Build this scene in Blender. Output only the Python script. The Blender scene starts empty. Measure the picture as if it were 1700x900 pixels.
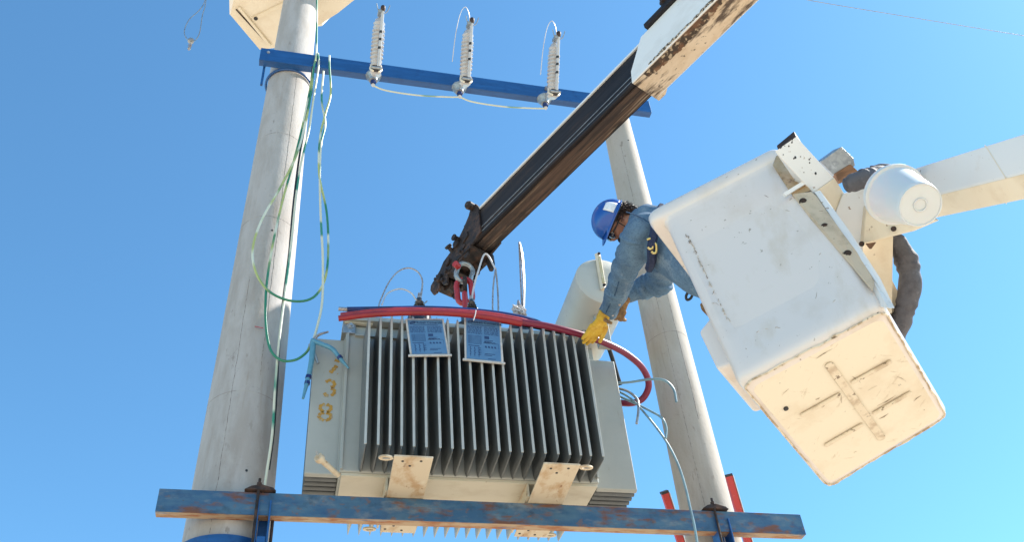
import bpy, bmesh, math, random
import numpy as np
from mathutils import Vector, Matrix, noise
random.seed(7)
S = bpy.context.scene
COL = S.collection
R_ = math.radians

# ------------------------------------------------------------------ camera
F_PX = 1560.0
CAMROT = Matrix(((0.9733396771696904, -0.0914988269084538, -0.21032792853441892),
                 (-0.21697719160277407, -0.6646238670844754, -0.71497972952095),
                 (-0.07436915470392214, 0.7415545023638213, -0.6667579387248191)))
CAMPOS = Vector((0, 0, 1.6))
cam_d = bpy.data.cameras.new('camera'); cam = bpy.data.objects.new('camera', cam_d); COL.objects.link(cam)
cam.matrix_world = Matrix.Translation(CAMPOS) @ CAMROT.to_4x4()
cam_d.sensor_width = 36; cam_d.lens = F_PX / 1700 * 36; cam_d.clip_start = 0.05; cam_d.clip_end = 2000
S.camera = cam
S.render.resolution_x = 1024; S.render.resolution_y = 543

# ------------------------------------------------------------------ sky and sun
SUN = Vector((0.68, 0.03, 0.73)).normalized()
W = bpy.data.worlds.new("World"); S.world = W; W.use_nodes = True
wn = W.node_tree.nodes; wl = W.node_tree.links; wn.clear()
sky = wn.new('ShaderNodeTexSky'); sky.sky_type = 'NISHITA'; sky.sun_disc = False
sky.sun_elevation = math.asin(SUN.z); sky.sun_rotation = math.atan2(SUN.x, SUN.y)
sky.altitude = 700; sky.air_density = 1.0; sky.dust_density = 0.4; sky.ozone_density = 1.0
bg = wn.new('ShaderNodeBackground'); bg.inputs['Strength'].default_value = 0.105
wo = wn.new('ShaderNodeOutputWorld')
tint = wn.new('ShaderNodeMix'); tint.data_type = 'RGBA'; tint.blend_type = 'MULTIPLY'; tint.inputs[0].default_value = 1
tint.inputs[7].default_value = (.68, 1.13, 1.25, 1)      # clear high desert blue, whole sky alike
wl.new(sky.outputs[0], tint.inputs[6]); wl.new(tint.outputs[2], bg.inputs['Color']); wl.new(bg.outputs[0], wo.inputs['Surface'])
sd = bpy.data.lights.new('sun', 'SUN'); sd.energy = 5.0; sd.angle = R_(0.53); sd.color = (1.0, 0.95, 0.87)
so = bpy.data.objects.new('sun', sd); COL.objects.link(so)
so.rotation_euler = (-SUN).to_track_quat('-Z', 'Y').to_euler()
S.view_settings.view_transform = 'Standard'; S.view_settings.look = 'None'
S.view_settings.exposure = 1.08; S.view_settings.gamma = 1

# ------------------------------------------------------------------ geometry helpers
CX = Vector((CAMROT[0][0], CAMROT[1][0], CAMROT[2][0]))
CY = Vector((CAMROT[0][1], CAMROT[1][1], CAMROT[2][1]))
CZ = Vector((CAMROT[0][2], CAMROT[1][2], CAMROT[2][2]))

def ray(px, py):
    return CAMROT @ Vector(((px - 850) / F_PX, -(py - 450) / F_PX, -1.0))
def at(px, py, y=None, z=None, x=None, r=None):
    d = ray(px, py)
    if y is not None: return CAMPOS + d * (y / d.y)
    if z is not None: return CAMPOS + d * ((z - CAMPOS.z) / d.z)
    if x is not None: return CAMPOS + d * (x / d.x)
    return CAMPOS + d.normalized() * r

def catmull(P, k=6, closed=False):
    P = [Vector(p) for p in P]; n = len(P); out = []
    segs = n if closed else n - 1
    for i in range(segs):
        if closed: a, b, c, d = P[i - 1], P[i], P[(i + 1) % n], P[(i + 2) % n]
        else:
            b, c = P[i], P[i + 1]
            a = P[i - 1] if i > 0 else b * 2 - c
            d = P[i + 2] if i + 2 < n else c * 2 - b
        for j in range(k):
            t = j / k
            out.append(0.5 * ((2 * b) + (c - a) * t + (2 * a - 5 * b + 4 * c - d) * t * t + (3 * b - a - 3 * c + d) * t ** 3))
    if not closed: out.append(P[-1])
    return out

def interp_list(vals, m):
    n = len(vals); out = []
    for i in range(m):
        t = i / (m - 1) * (n - 1); k = min(int(t), n - 2); f_ = t - k
        f_ = f_ * f_ * (3 - 2 * f_)
        out.append(vals[k] * (1 - f_) + vals[k + 1] * f_)
    return out

class MB:
    def __init__(s): s.v = []; s.f = []
    def add(s, vs, fs):
        o = len(s.v); s.v += [Vector(v) for v in vs]; s.f += [tuple(i + o for i in f) for f in fs]; return s
    def hexa(s, c):   # c: 4 bottom (ccw) then 4 top
        return s.add(c, [(3, 2, 1, 0), (4, 5, 6, 7), (0, 1, 5, 4), (1, 2, 6, 5), (2, 3, 7, 6), (3, 0, 4, 7)])
    def box(s, c, dx, dy, dz, rot=None, ux=None, uy=None, uz=None):
        c = Vector(c)
        if ux is None:
            ux, uy, uz = Vector((1, 0, 0)), Vector((0, 1, 0)), Vector((0, 0, 1))
            if rot is not None: ux, uy, uz = rot @ ux, rot @ uy, rot @ uz
        x, y, z = ux * dx / 2, uy * dy / 2, uz * dz / 2
        return s.hexa([c - x - y - z, c + x - y - z, c + x + y - z, c - x + y - z, c - x - y + z, c + x - y + z, c + x + y + z, c - x + y + z])
    def prism(s, pts, d):
        n = len(pts); d = Vector(d); a = [Vector(p) for p in pts]
        return s.add(a + [p + d for p in a], [tuple(range(n - 1, -1, -1)), tuple(range(n, 2 * n))] + [(i, (i + 1) % n, (i + 1) % n + n, i + n) for i in range(n)])
    def tube(s, pts, r, n=8, closed=False, caps=True, flat=None):
        pts = [Vector(p) for p in pts]; m = len(pts)
        rr = r if isinstance(r, (list, tuple)) else [r] * m
        if len(rr) != m: rr = interp_list(rr, m)
        t0 = (pts[1] - pts[0]).normalized()
        u = flat.copy() if flat is not None else (t0.cross(Vector((0.31, 0.2, 0.93))))
        u = (u - t0 * u.dot(t0)).normalized()
        vs = []; fs = []
        for i in range(m):
            if closed: t = (pts[(i + 1) % m] - pts[i - 1])
            else: t = pts[min(i + 1, m - 1)] - pts[max(i - 1, 0)]
            t.normalize(); u = (u - t * u.dot(t)).normalized(); w = t.cross(u)
            for k in range(n):
                a = 2 * math.pi * k / n
                vs.append(pts[i] + (u * math.cos(a) + w * math.sin(a)) * rr[i])
        for i in range(m if closed else m - 1):
            j = (i + 1) % m
            for k in range(n): fs.append((i * n + k, i * n + (k + 1) % n, j * n + (k + 1) % n, j * n + k))
        if caps and not closed:
            fs.append(tuple(range(n - 1, -1, -1))); fs.append(tuple((m - 1) * n + k for k in range(n)))
        return s.add(vs, fs)
    def lathe(s, prof, o, ax, n=24, caps=True, sx=1.0, arc=None, u=None):
        o = Vector(o); ax = Vector(ax).normalized()
        if u is None: u = ax.cross(Vector((0.3, 0.8, 0.1)) if abs(ax.y) < .9 else Vector((1, 0, 0)))
        u = (u - ax * u.dot(ax)).normalized(); w = ax.cross(u)
        vs = []; fs = []
        for (r, h) in prof:
            for k in range(n):
                a = 2 * math.pi * k / n
                vs.append(o + ax * h + (u * math.cos(a) * sx + w * math.sin(a)) * r)
        for i in range(len(prof) - 1):
            for k in range(n): fs.append((i * n + k, i * n + (k + 1) % n, (i + 1) * n + (k + 1) % n, (i + 1) * n + k))
        if caps:
            fs.append(tuple(range(n - 1, -1, -1))); fs.append(tuple((len(prof) - 1) * n + k for k in range(n)))
        return s.add(vs, fs)
    def ellip(s, c, ax, ay, az, n=20, m=12, fn=None):
        c = Vector(c); vs = []; fs = []
        for i in range(m + 1):
            th = math.pi * i / m
            for k in range(n):
                ph = 2 * math.pi * k / n
                p = Vector((math.sin(th) * math.cos(ph), math.sin(th) * math.sin(ph), math.cos(th)))
                if fn: p = fn(p)
                vs.append(c + ax * p.x + ay * p.y + az * p.z)
        for i in range(m):
            for k in range(n): fs.append((i * n + k, i * n + (k + 1) % n, (i + 1) * n + (k + 1) % n, (i + 1) * n + k))
        return s.add(vs, fs)
    def build(s, name, mat, parent=None, loc=None, smooth=None, bevel=0, seg=2, label=None, **kw):
        base = Vector(loc) if loc is not None else (Vector(parent['_o']) if parent is not None and '_o' in parent else Vector((0, 0, 0)))
        me = bpy.data.meshes.new(name)
        me.from_pydata([tuple(v - base) for v in s.v], [], s.f); me.update()
        bm = bmesh.new(); bm.from_mesh(me)
        bmesh.ops.remove_doubles(bm, verts=bm.verts, dist=1e-6)
        bmesh.ops.recalc_face_normals(bm, faces=bm.faces); bm.to_mesh(me); bm.free()
        if mat: me.materials.append(mat)
        if smooth is not None:
            me.shade_smooth(); me.set_sharp_from_angle(angle=R_(smooth))
        o = bpy.data.objects.new(name, me); COL.objects.link(o)
        if parent is not None:
            o.parent = parent
            # world position of parent's origin is parent['_o']; parent chains have no rotation at build time
            po = Vector(parent['_o']) if '_o' in parent else Vector((0, 0, 0))
            o.location = base - po
        else: o.location = base
        o['_o'] = tuple(base)
        if bevel:
            b = o.modifiers.new('bevel', 'BEVEL'); b.width = bevel; b.segments = seg; b.limit_method = 'ANGLE'; b.angle_limit = R_(35)
            b.harden_normals = False
        if label: o['label'] = label
        for k, v in kw.items(): o[k] = v
        return o

def thing(name, label, cat, loc, group=None):
    o = bpy.data.objects.new(name, None); COL.objects.link(o); o.location = loc
    o.empty_display_size = .1; o['_o'] = tuple(loc)
    o['label'] = label; o['category'] = cat
    if group: o['group'] = group
    return o
def tag(o, label, cat, group=None):
    o['label'] = label; o['category'] = cat
    if group: o['group'] = group
    return o

# ------------------------------------------------------------------ materials
def lin(c):
    return tuple((x / 255 / 12.92) if x / 255 <= 0.04045 else ((x / 255 + .055) / 1.055) ** 2.4 for x in c) + (1,)
def M(name, col, layers=(), rough=.5, metal=0, bump=None, spec=.5, trans=0, sss=0, bumps=(), coat=0):
    m = bpy.data.materials.new(name); m.use_nodes = True
    N = m.node_tree.nodes; L = m.node_tree.links; b = N['Principled BSDF']
    b.inputs['Roughness'].default_value = rough; b.inputs['Metallic'].default_value = metal
    b.inputs['Specular IOR Level'].default_value = spec; b.inputs['Transmission Weight'].default_value = trans
    b.inputs['Coat Weight'].default_value = coat
    if sss: b.inputs['Subsurface Weight'].default_value = sss; b.inputs['Subsurface Scale'].default_value = .02
    col = col if len(col) == 4 else tuple(col) + (1,)
    tc = N.new('ShaderNodeTexCoord')
    prev = None
    rgb = N.new('ShaderNodeRGB'); rgb.outputs[0].default_value = col; prev = rgb.outputs[0]
    for i, ly in enumerate(layers):
        c2, sc, lo, hi, st = ly[:5]; det = ly[5] if len(ly) > 5 else 6; off = ly[6] if len(ly) > 6 else i * 3.7
        c2 = c2 if len(c2) == 4 else tuple(c2) + (1,)
        mp = N.new('ShaderNodeMapping'); L.new(tc.outputs['Object'], mp.inputs['Vector'])
        mp.inputs['Scale'].default_value = sc if isinstance(sc, (tuple, list)) else (sc, sc, sc)
        mp.inputs['Location'].default_value = (off, off * 1.3, -off)
        nz = N.new('ShaderNodeTexNoise'); nz.inputs['Scale'].default_value = 1; nz.inputs['Detail'].default_value = det
        nz.inputs['Roughness'].default_value = .62
        L.new(mp.outputs[0], nz.inputs['Vector'])
        mr = N.new('ShaderNodeMapRange'); mr.inputs['From Min'].default_value = lo; mr.inputs['From Max'].default_value = hi
        mr.inputs['To Max'].default_value = st; L.new(nz.outputs['Fac'], mr.inputs['Value'])
        mx = N.new('ShaderNodeMix'); mx.data_type = 'RGBA'; L.new(mr.outputs[0], mx.inputs[0])
        L.new(prev, mx.inputs[6]); mx.inputs[7].default_value = c2; prev = mx.outputs[2]
    L.new(prev, b.inputs['Base Color'])
    if bump:
        sc, st = bump[:2]
        mp = N.new('ShaderNodeMapping'); L.new(tc.outputs['Object'], mp.inputs['Vector'])
        mp.inputs['Scale'].default_value = sc if isinstance(sc, (tuple, list)) else (sc, sc, sc)
        nz = N.new('ShaderNodeTexNoise'); nz.inputs['Scale'].default_value = 1; nz.inputs['Detail'].default_value = 5
        L.new(mp.outputs[0], nz.inputs['Vector'])
        bp = N.new('ShaderNodeBump'); bp.inputs['Strength'].default_value = st; bp.inputs['Distance'].default_value = bump[2] if len(bump) > 2 else .01
        L.new(nz.outputs['Fac'], bp.inputs['Height']); L.new(bp.outputs[0], b.inputs['Normal'])
    return m

RUST = (.16, .055, .02); DIRT = (.28, .19, .11); GRIME = (.07, .055, .045)
m_ground = M('dry_earth', (.50, .42, .32), [((.42, .34, .25), .6, .4, .65, .7), ((.62, .54, .43), 3, .5, .7, .5)], rough=.95, bump=(8, .5))
m_conc = M('pole_concrete', (.44, .405, .38), [((.31, .27, .235), (4, 4, .8), .52, .66, .75, 6, 11.3), ((.22, .19, .165), (16, 16, 7), .64, .70, .7, 8, 5.1), ((.36, .32, .285), (9, 9, 2.2), .42, .62, .7), ((.30, .28, .26), (30, 30, 30), .60, .70, .5),
            ((.29, .23, .18), (14, 14, 1.0), .60, .74, .6), ((.50, .47, .44), (5, 5, 3), .55, .75, .6), ((.12, .11, .10), (60, 60, 45), .72, .78, .7)], rough=.85, bump=((60, 60, 30), .35, .006))
m_concr = M('aged_concrete', (.42, .37, .32), [((.30, .255, .21), (4, 4, .8), .52, .66, .75, 6, 11.3), ((.21, .175, .145), (16, 16, 7), .64, .70, .7, 8, 5.1), ((.38, .33, .27), (9, 9, 2.0), .42, .62, .7), ((.30, .27, .23), (30, 30, 30), .60, .70, .5),
            ((.26, .21, .17), (18, 18, 1.2), .58, .72, .65), ((.48, .43, .37), (5, 5, 3), .55, .75, .5), ((.12, .11, .10), (60, 60, 45), .72, .78, .7)], rough=.85, bump=((60, 60, 30), .35, .006))
m_crack = M('dark_seam', (.13, .11, .10), [((.4, .36, .32), 40, .4, .6, .9)], rough=.9)
m_ringm = M('joint_line', (.27, .24, .22), [((.12, .11, .10), 9, .5, .6, .8), ((.42, .39, .36), 7, .52, .6, 1)], rough=.9)
m_blue = M('blue_enamel', (.012, .075, .23), [((.02, .12, .36), (3, 20, 20), .45, .65, .5), ((.006, .035, .14), 14, .55, .72, .6), ((.25, .27, .3), 70, .70, .74, .5)], rough=.35, bump=(60, .08))
m_blueold = M('weathered_blue_paint', (.032, .098, .19), [((.075, .155, .22), (4, 12, 12), .42, .62, .75), ((.02, .06, .15), (9, 18, 18), .54, .68, .7),
             ((.20, .22, .23), (6, 14, 14), .54, .70, .7), (RUST, (3.5, 11, 11), .53, .63, .92), ((.20, .09, .04), (14, 24, 24), .58, .68, .7), ((.015, .03, .05), (7, 9, 9), .55, .70, .6), (GRIME, (40, 50, 50), .66, .71, .8)], rough=.6, bump=(40, .25))
m_flange = M('rusty_primer', (.42, .30, .19), [((.30, .10, .03), (5, 20, 20), .44, .6, .9), ((.05, .13, .26), (4, 20, 20), .56, .66, .8), ((.50, .42, .31), (9, 30, 30), .55, .7, .7)], rough=.75)
m_tank = M('transformer_paint', (.41, .405, .36), [((.33, .33, .29), (3, 3, 3), .45, .7, .6), ((.38, .39, .36), (2, 2, 8), .55, .75, .4), ((.28, .22, .15), (25, 25, 8), .66, .74, .6)], rough=.42, bump=(30, .06))
m_tankbot = M('tank_underside_bounce', (.58, .52, .40), [((.45, .37, .25), (4, 8, 8), .5, .7, .6), ((.30, .17, .08), (15, 22, 22), .66, .74, .7)], rough=.5)  # cream tone holds the ground's warm bounce, painted into the colour
m_fin = M('fin_paint_in_shade', (.15, .155, .15), [((.10, .105, .105), (20, 20, 3), .45, .7, .6), ((.22, .15, .09), (40, 40, 30), .70, .76, .8)], rough=.4)  # darker than the tank: shade between the fins is put into the colour
m_edge = M('fin_edge_lit_paint', (.46, .46, .43), [((.36, .36, .33), (30, 30, 6), .45, .65, .6), ((.25, .15, .08), (50, 50, 30), .68, .73, .8)], rough=.45)  # light along the fin edges, painted as a paler colour
m_drum = M('drum_paint', (.52, .50, .44), [((.44, .42, .36), (4, 4, 4), .48, .68, .7), ((.36, .28, .18), (20, 12, 20), .66, .72, .6)], rough=.45)
m_stain = M('brown_stained_gelcoat', (.40, .26, .13), [((.55, .42, .28), (6, 6, 6), .46, .62, .8), ((.14, .08, .04), (22, 22, 22), .58, .66, .8)], rough=.6)
m_tan = M('dull_tan_paint', (.62, .48, .33), [((.36, .28, .18), (6, 6, 6), .48, .66, .7), ((.18, .11, .06), (30, 30, 30), .64, .70, .9)], rough=.6)
m_foot = M('foot_primer', (.60, .50, .36), [((.42, .24, .10), (9, 5, 9), .5, .66, .75), ((.22, .10, .04), (20, 12, 20), .62, .70, .9), ((.68, .62, .5), (6, 6, 6), .58, .7, .6)], rough=.6)
m_fiber = M('gelcoat', (.76, .68, .62), [((.62, .52, .42), (2.6, 2.6, 2.6), .54, .74, .6), ((.60, .49, .36), (5, 5, 2), .56, .72, .55), ((.30, .23, .16), (26, 26, 26), .67, .70, .75)], rough=.28, bump=(9, .06), coat=.2)
m_floor = M('scuffed_gelcoat', (.80, .71, .56), [((.66, .52, .36), (4, 4, 4), .5, .72, .55), ((.45, .33, .2), (30, 8, 8), .62, .72, .5), ((.45, .33, .2), (8, 36, 10), .63, .72, .5), ((.13, .09, .06), (50, 22, 40), .69, .73, .85)], rough=.5, bump=(25, .15))
m_scuff = M('worn_ridge', (.74, .63, .48), [((.50, .38, .26), (12, 12, 12), .50, .62, .8), ((.16, .11, .07), (30, 30, 30), .60, .64, .85)], rough=.7)
m_mark = M('scratch_dirt', (.24, .17, .11), [((.60, .51, .40), 22, .46, .56, .9)], rough=.8)
m_rub = M('rubbed_gelcoat', (.72, .62, .48), [((.42, .30, .18), (14, 14, 14), .48, .58, .9), ((.14, .09, .05), (40, 40, 40), .60, .66, .8)], rough=.75)
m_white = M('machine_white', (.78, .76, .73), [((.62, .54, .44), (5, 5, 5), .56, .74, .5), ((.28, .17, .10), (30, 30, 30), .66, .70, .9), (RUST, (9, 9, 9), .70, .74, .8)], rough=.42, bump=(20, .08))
m_cream = M('cream_paint_and_bounce', (.78, .68, .52), [((.62, .48, .32), (6, 6, 6), .5, .72, .6), ((.26, .15, .08), (34, 34, 34), .66, .71, .8)], rough=.5, bump=(20, .08))  # cream paint; under jib and pivot it stands for ground bounce
m_boomrust = M('flaking_boom_paint', (.68, .54, .39), [((.50, .35, .2), (4, 8, 8), .46, .64, .6), ((.06, .035, .022), (2.2, 9, 9), .50, .58, .95), (GRIME, (28, 40, 28), .62, .67, .9)], rough=.6, bump=(40, .3))
m_boomwhite = M('boom_white_paint', (.78, .77, .75), [((.60, .57, .53), (3, 6, 6), .52, .72, .5), (GRIME, (30, 45, 45), .69, .72, .9)], rough=.4)
m_steelg = M('greased_steel', (.022, .020, .023), [((.075, .045, .03), (1.2, 12, 12), .52, .66, .7), ((.012, .010, .012), (2, 40, 40), .45, .6, .8)], rough=.6, metal=0, spec=.25, bump=((3, 90, 90), .12))
m_wear = M('worn_wear_strip', (.10, .058, .038), [((.03, .02, .017), (.8, 22, 22), .44, .58, .95), ((.34, .26, .18), (.9, 45, 45), .57, .66, .8), ((.012, .010, .009), (2, 6, 6), .52, .60, .9), ((.02, .015, .012), (2, 80, 80), .56, .64, .9)], rough=.6, metal=0, spec=.3, bump=((3, 90, 90), .2))
m_chrome = M('polished_edge', (.75, .78, .8), [], rough=.25, metal=.6)
m_rustst = M('rusty_steel', (.030, .021, .019), [((.10, .05, .03), (11, 11, 11), .48, .66, .85), ((.010, .009, .010), (16, 16, 16), .5, .62, .9), ((.22, .19, .16), (45, 45, 45), .66, .70, .6)], rough=.65, metal=0, spec=.35, bump=(40, .3))
m_black = M('black_rubber', (.015, .015, .017), [((.03, .03, .03), 20, .4, .7, .6)], rough=.5)
m_iron = M('galvanised_steel', (.36, .38, .39), [((.2, .22, .24), 18, .45, .6, .7), ((.55, .57, .58), 30, .58, .68, .6)], rough=.4, metal=.5, bump=(50, .1))
m_redst = M('red_painted_steel', (.42, .03, .035), [((.16, .02, .02), 14, .5, .66, .7), ((.5, .18, .14), 30, .62, .7, .5)], rough=.4)
m_red = M('red_cable_sheath', (.30, .014, .018), [((.20, .010, .016), (6, 6, 6), .45, .65, .6)], rough=.38)
m_maroon = M('maroon_cable_sheath', (.20, .014, .045), [((.17, .012, .03), (6, 6, 6), .45, .65, .6)], rough=.4)
m_navy = M('navy_cable_sheath', (.012, .03, .16), [((.01, .01, .03), (6, 6, 6), .45, .65, .8)], rough=.35)
m_gy = M('green_yellow_wire', (.03, .20, .11), [((.42, .46, .16), (2.5, 2.5, 2.2), .45, .55, 1, 1), ((.66, .68, .56), (3, 3, 3), .56, .62, .9, 1)], rough=.4)
m_gy2 = M('pale_ground_wire', (.62, .62, .48), [((.05, .25, .16), (3, 3, 3), .54, .60, 1, 1)], rough=.4)
m_sky = M('pale_blue_wire', (.20, .32, .37), [((.12, .2, .26), (9, 9, 9), .5, .62, .7)], rough=.4)
m_tape = M('light_blue_tape', (.09, .26, .36), [((.18, .36, .44), 30, .5, .65, .5)], rough=.5)
m_porc = M('porcelain', (.50, .48, .47), [((.36, .33, .32), 20, .5, .7, .5)], rough=.18, coat=.5)
m_porcg = M('dark_porcelain', (.02, .018, .02), [((.05, .04, .04), 20, .5, .7, .5)], rough=.2, coat=.5)
m_copper = M('bare_strand_wire', (.45, .40, .38), [((.22, .16, .14), 60, .45, .62, .8), ((.7, .68, .66), 80, .56, .66, .7)], rough=.35, metal=.5)
m_plate = M('etched_plate_sky_tint', (.11, .23, .38), [((.08, .18, .33), (12, 12, 12), .45, .65, .6)], rough=.35, metal=.15)  # blue base colour paints the sky's reflection on the metal
m_ink = M('plate_print', (.02, .05, .14), [], rough=.5)
m_frame = M('plate_frame', (.55, .52, .48), [((.4, .33, .27), 30, .5, .66, .7)], rough=.5)
m_ochre = M('ochre_stencil_paint', (.50, .27, .035), [((.36, .34, .26), (60, 60, 60), .56, .62, .9), ((.36, .17, .02), 25, .45, .62, .7)], rough=.6)
m_wood = M('rough_wood', (.24, .12, .06), [((.12, .06, .03), (8, 8, 50), .45, .6, .8)], rough=.8)
m_hose = M('sleeve_fabric', (.10, .095, .105), [((.055, .05, .058), (14, 14, 14), .45, .62, .8), ((.2, .19, .2), (30, 30, 30), .60, .7, .5)], rough=.75, bump=(70, .4))
m_pail = M('milky_plastic', (.66, .67, .66), [((.70, .72, .72), 8, .5, .7, .5)], rough=.4, sss=.08)
m_ladder = M('red_fibreglass', (.50, .035, .03), [((.30, .03, .03), 12, .5, .66, .7), ((.6, .45, .38), 50, .66, .70, .8)], rough=.45)
m_alu = M('aluminium', (.6, .6, .6), [], rough=.35, metal=.8)
m_denim = M('faded_denim', (.10, .165, .245), [((.15, .24, .33), (4, 4, 4), .42, .66, .8), ((.28, .34, .39), (4.5, 4.5, 4.5), .54, .68, .85), ((.045, .09, .16), (90, 90, 90), .5, .62, .5)], rough=.9, bump=(120, .35, .004), spec=.2)
m_seam = M('denim_seam', (.025, .06, .12), [((.1, .18, .27), 60, .5, .65, .8)], rough=.9, spec=.2)
m_skin = M('skin', (.42, .20, .13), [((.34, .14, .09), 22, .45, .65, .6)], rough=.5, sss=.1)
m_hair = M('dark_brown_hair', (.028, .014, .010), [((.10, .045, .03), 60, .5, .65, .6)], rough=.45)
m_helm = M('blue_helmet_shell', (.010, .075, .33), [((.015, .10, .38), 6, .45, .65, .5), ((.1, .2, .4), 60, .70, .74, .6)], rough=.28, coat=.3)
m_sticker = M('white_sticker', (.78, .79, .8), [((.55, .56, .58), 40, .5, .66, .5)], rough=.5)
m_glass = M('dark_goggle_lens', (.02, .02, .03), [], rough=.08, coat=1)
m_glove = M('yellow_leather', (.62, .38, .035), [((.45, .22, .03), (14, 14, 14), .46, .64, .7), ((.75, .55, .12), 30, .56, .68, .6)], rough=.75, bump=(60, .4))
m_gloveb = M('soiled_leather', (.32, .18, .07), [((.14, .07, .035), (16, 16, 16), .46, .62, .8), ((.5, .34, .15), 30, .58, .68, .6)], rough=.8, bump=(60, .4))
m_brass = M('brass_buckle', (.62, .48, .18), [((.8, .72, .45), 30, .5, .65, .5)], rough=.3, metal=.8)
m_web = M('navy_webbing', (.012, .02, .06), [((.03, .04, .09), 60, .5, .6, .7)], rough=.8)
m_jeans = M('work_trousers', (.05, .09, .16), [((.08, .13, .2), 12, .45, .65, .7)], rough=.9, spec=.2)
m_cleardome = M('gauge_glass', (.55, .45, .25), [((.7, .6, .4), 20, .5, .6, .6)], rough=.2)
m_poly = M('knotted_plastic', (.58, .56, .56), [((.5, .45, .45), 30, .5, .6, .5)], rough=.4)
m_bolt = M('zinc_bolt', (.5, .5, .5), [((.25, .15, .08), 60, .5, .65, .6)], rough=.4, metal=.6)

# ------------------------------------------------------------------ ground
g = MB().add([(-300, -300, 0), (300, -300, 0), (300, 300, 0), (-300, 300, 0)], [(0, 1, 2, 3)]).build('ground', m_ground)
g['kind'] = 'structure'

# ------------------------------------------------------------------ poles
PY = 5.70
def pole(x, r_low, r_high, ztop, mat, label, seams, rings, seed):
    t = thing('concrete_pole', label, 'utility pole', (x, PY, 0), 'concrete poles of the platform')
    z0, z1 = 4.5, 9.1
    rad = lambda z: r_low + (r_high - r_low) * (z - z0) / (z1 - z0)
    m = MB(); prof = []
    k = 60
    for i in range(k + 1):
        z = ztop * i / k; prof.append((rad(z), z))
    prof += [(rad(ztop) - .02, ztop + .012)]
    m.lathe(prof, (x, PY, 0), (0, 0, 1), 40)
    rnd = random.Random(seed)
    m.build('shaft', mat, t, smooth=40)
    for a0, za, zb in seams:     # casting seams
        P = []
        n_ = int((zb - za) / .05)
        for i in range(n_ + 1):
            z = za + (zb - za) * i / n_; a = a0 + rnd.uniform(-.012, .012)
            P.append(Vector((x + math.sin(a) * (rad(z) - .0010), PY - math.cos(a) * (rad(z) - .0010), z)))
        MB().tube(P, .0022, 4).build('casting_seam', m_crack, t)
    for z in rings:
        P = [Vector((x + math.cos(a) * (rad(z) - .001), PY + math.sin(a) * (rad(z) - .001), z + .006 * math.sin(3 * a))) for a in [2 * math.pi * i / 48 for i in range(48)]]
        MB().tube(P, .0022, 5, closed=True).build('joint_ring', m_ringm, t)
    return t, rad
lp, lrad = pole(-.345, .262, .197, 11.6, m_conc, 'thick pale concrete pole at the left with green wires hanging down it', [(-.35, 1.0, 6.4), (.35, 5.5, 9.0)], [5.35, 7.05, 8.1], 1)
rp, rrad = pole(2.953, .192, .141, 9.42, m_concr, 'thinner concrete pole at the right behind the leaning worker', [(-.5, 1.0, 8.6), (.1, 5.4, 6.8)], [6.25], 2)
# small drilled holes and chips on the poles
for (x, rad, t, spots) in ((-.345, lrad, lp, [(.15, 6.9), (.3, 4.75)]), (2.953, rrad, rp, [(.0, 9.1), (.1, 8.7), (.5, 8.45)])):
    for a, z in spots:
        n_ = Vector((math.sin(a), -math.cos(a), 0))
        MB().lathe([(.009, 0), (.008, .004)], Vector((x, PY, z)) + n_ * (rad(z) - .0015), n_, 10).build('bolt_hole', m_black, t)

# ------------------------------------------------------------------ crossarms
def channel(name, label, x0, x1, y0, dpt, zb, zt, mat, matb, th=.007, holes=(), tilt=0.0):
    t = thing(name, label, 'crossarm', (x0, y0, zb))
    m = MB(); c = lambda a, b, cc, d, e, f_: m.box(((a + b) / 2, (cc + d) / 2, (e + f_) / 2), b - a, d - cc, f_ - e)
    m.box(((x0 + x1) / 2, y0 + th / 2, (zb + zt) / 2), x1 - x0, th, zt - zb)
    m.build('web_plate', mat, t, bevel=.0015)
    MB().box(((x0 + x1) / 2, y0 + th + .0005 + (dpt - th) / 2, zb + th / 2), x1 - x0, dpt - th, th).build('bottom_flange', matb, t, bevel=.001)
    MB().box(((x0 + x1) / 2, y0 + th + .0005 + (dpt - th) / 2, zt - th / 2), x1 - x0, dpt - th, th).build('top_flange', mat, t, bevel=.001)
    for hx, hz in holes:
        MB().lathe([(.016, 0), (.016, .006), (.009, .007), (.009, .014)], (hx, y0 - .0005, hz), (0, -1, 0), 6).build('bolt_head', m_bolt, t)
    return t
LY = 5.36
p0 = at(265, 811, y=LY); p1 = at(1327, 850, y=LY)
ZB, ZT = 4.398, 4.548
lower = channel('lower_crossarm', 'long rusty blue steel channel the transformer rests on', p0.x, p1.x, LY, .075, ZB, ZT, m_blueold, m_flange)
UY = 5.42
q0 = at(432, 88, y=UY); q1 = at(1079, 175, y=UY)
UZB, UZT = at(432, 98.5, y=UY).z + .0, at(432, 78.5, y=UY).z
upper = channel('upper_crossarm', 'bright blue steel crossarm high up carrying three fuse cutouts', q0.x, q1.x, UY, .07, UZB, UZT, m_blue, m_blue,
                holes=[(at(446, 84, y=UY).x, UZT - .06), (at(524, 97, y=UY).x, UZT - .09)])
# back strap holding the upper arm to the pole
c = thing('pole_strap', 'thin blue rod strap behind upper crossarm at left pole', 'strap', (-.345, PY, UZB - .1))
P = [Vector((-.345 + math.cos(a) * (.215), PY + math.sin(a) * (.215), UZB - .0)) for a in [math.pi * 2 * i / 40 for i in range(40)]]
MB().tube(P, .012, 6, closed=True).build('rod', m_blue, c, smooth=40)
MB().box((-.345 - .235, UY + .09, UZB - .09), .02, .02, .34).build('rod', m_blue, c)

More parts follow.
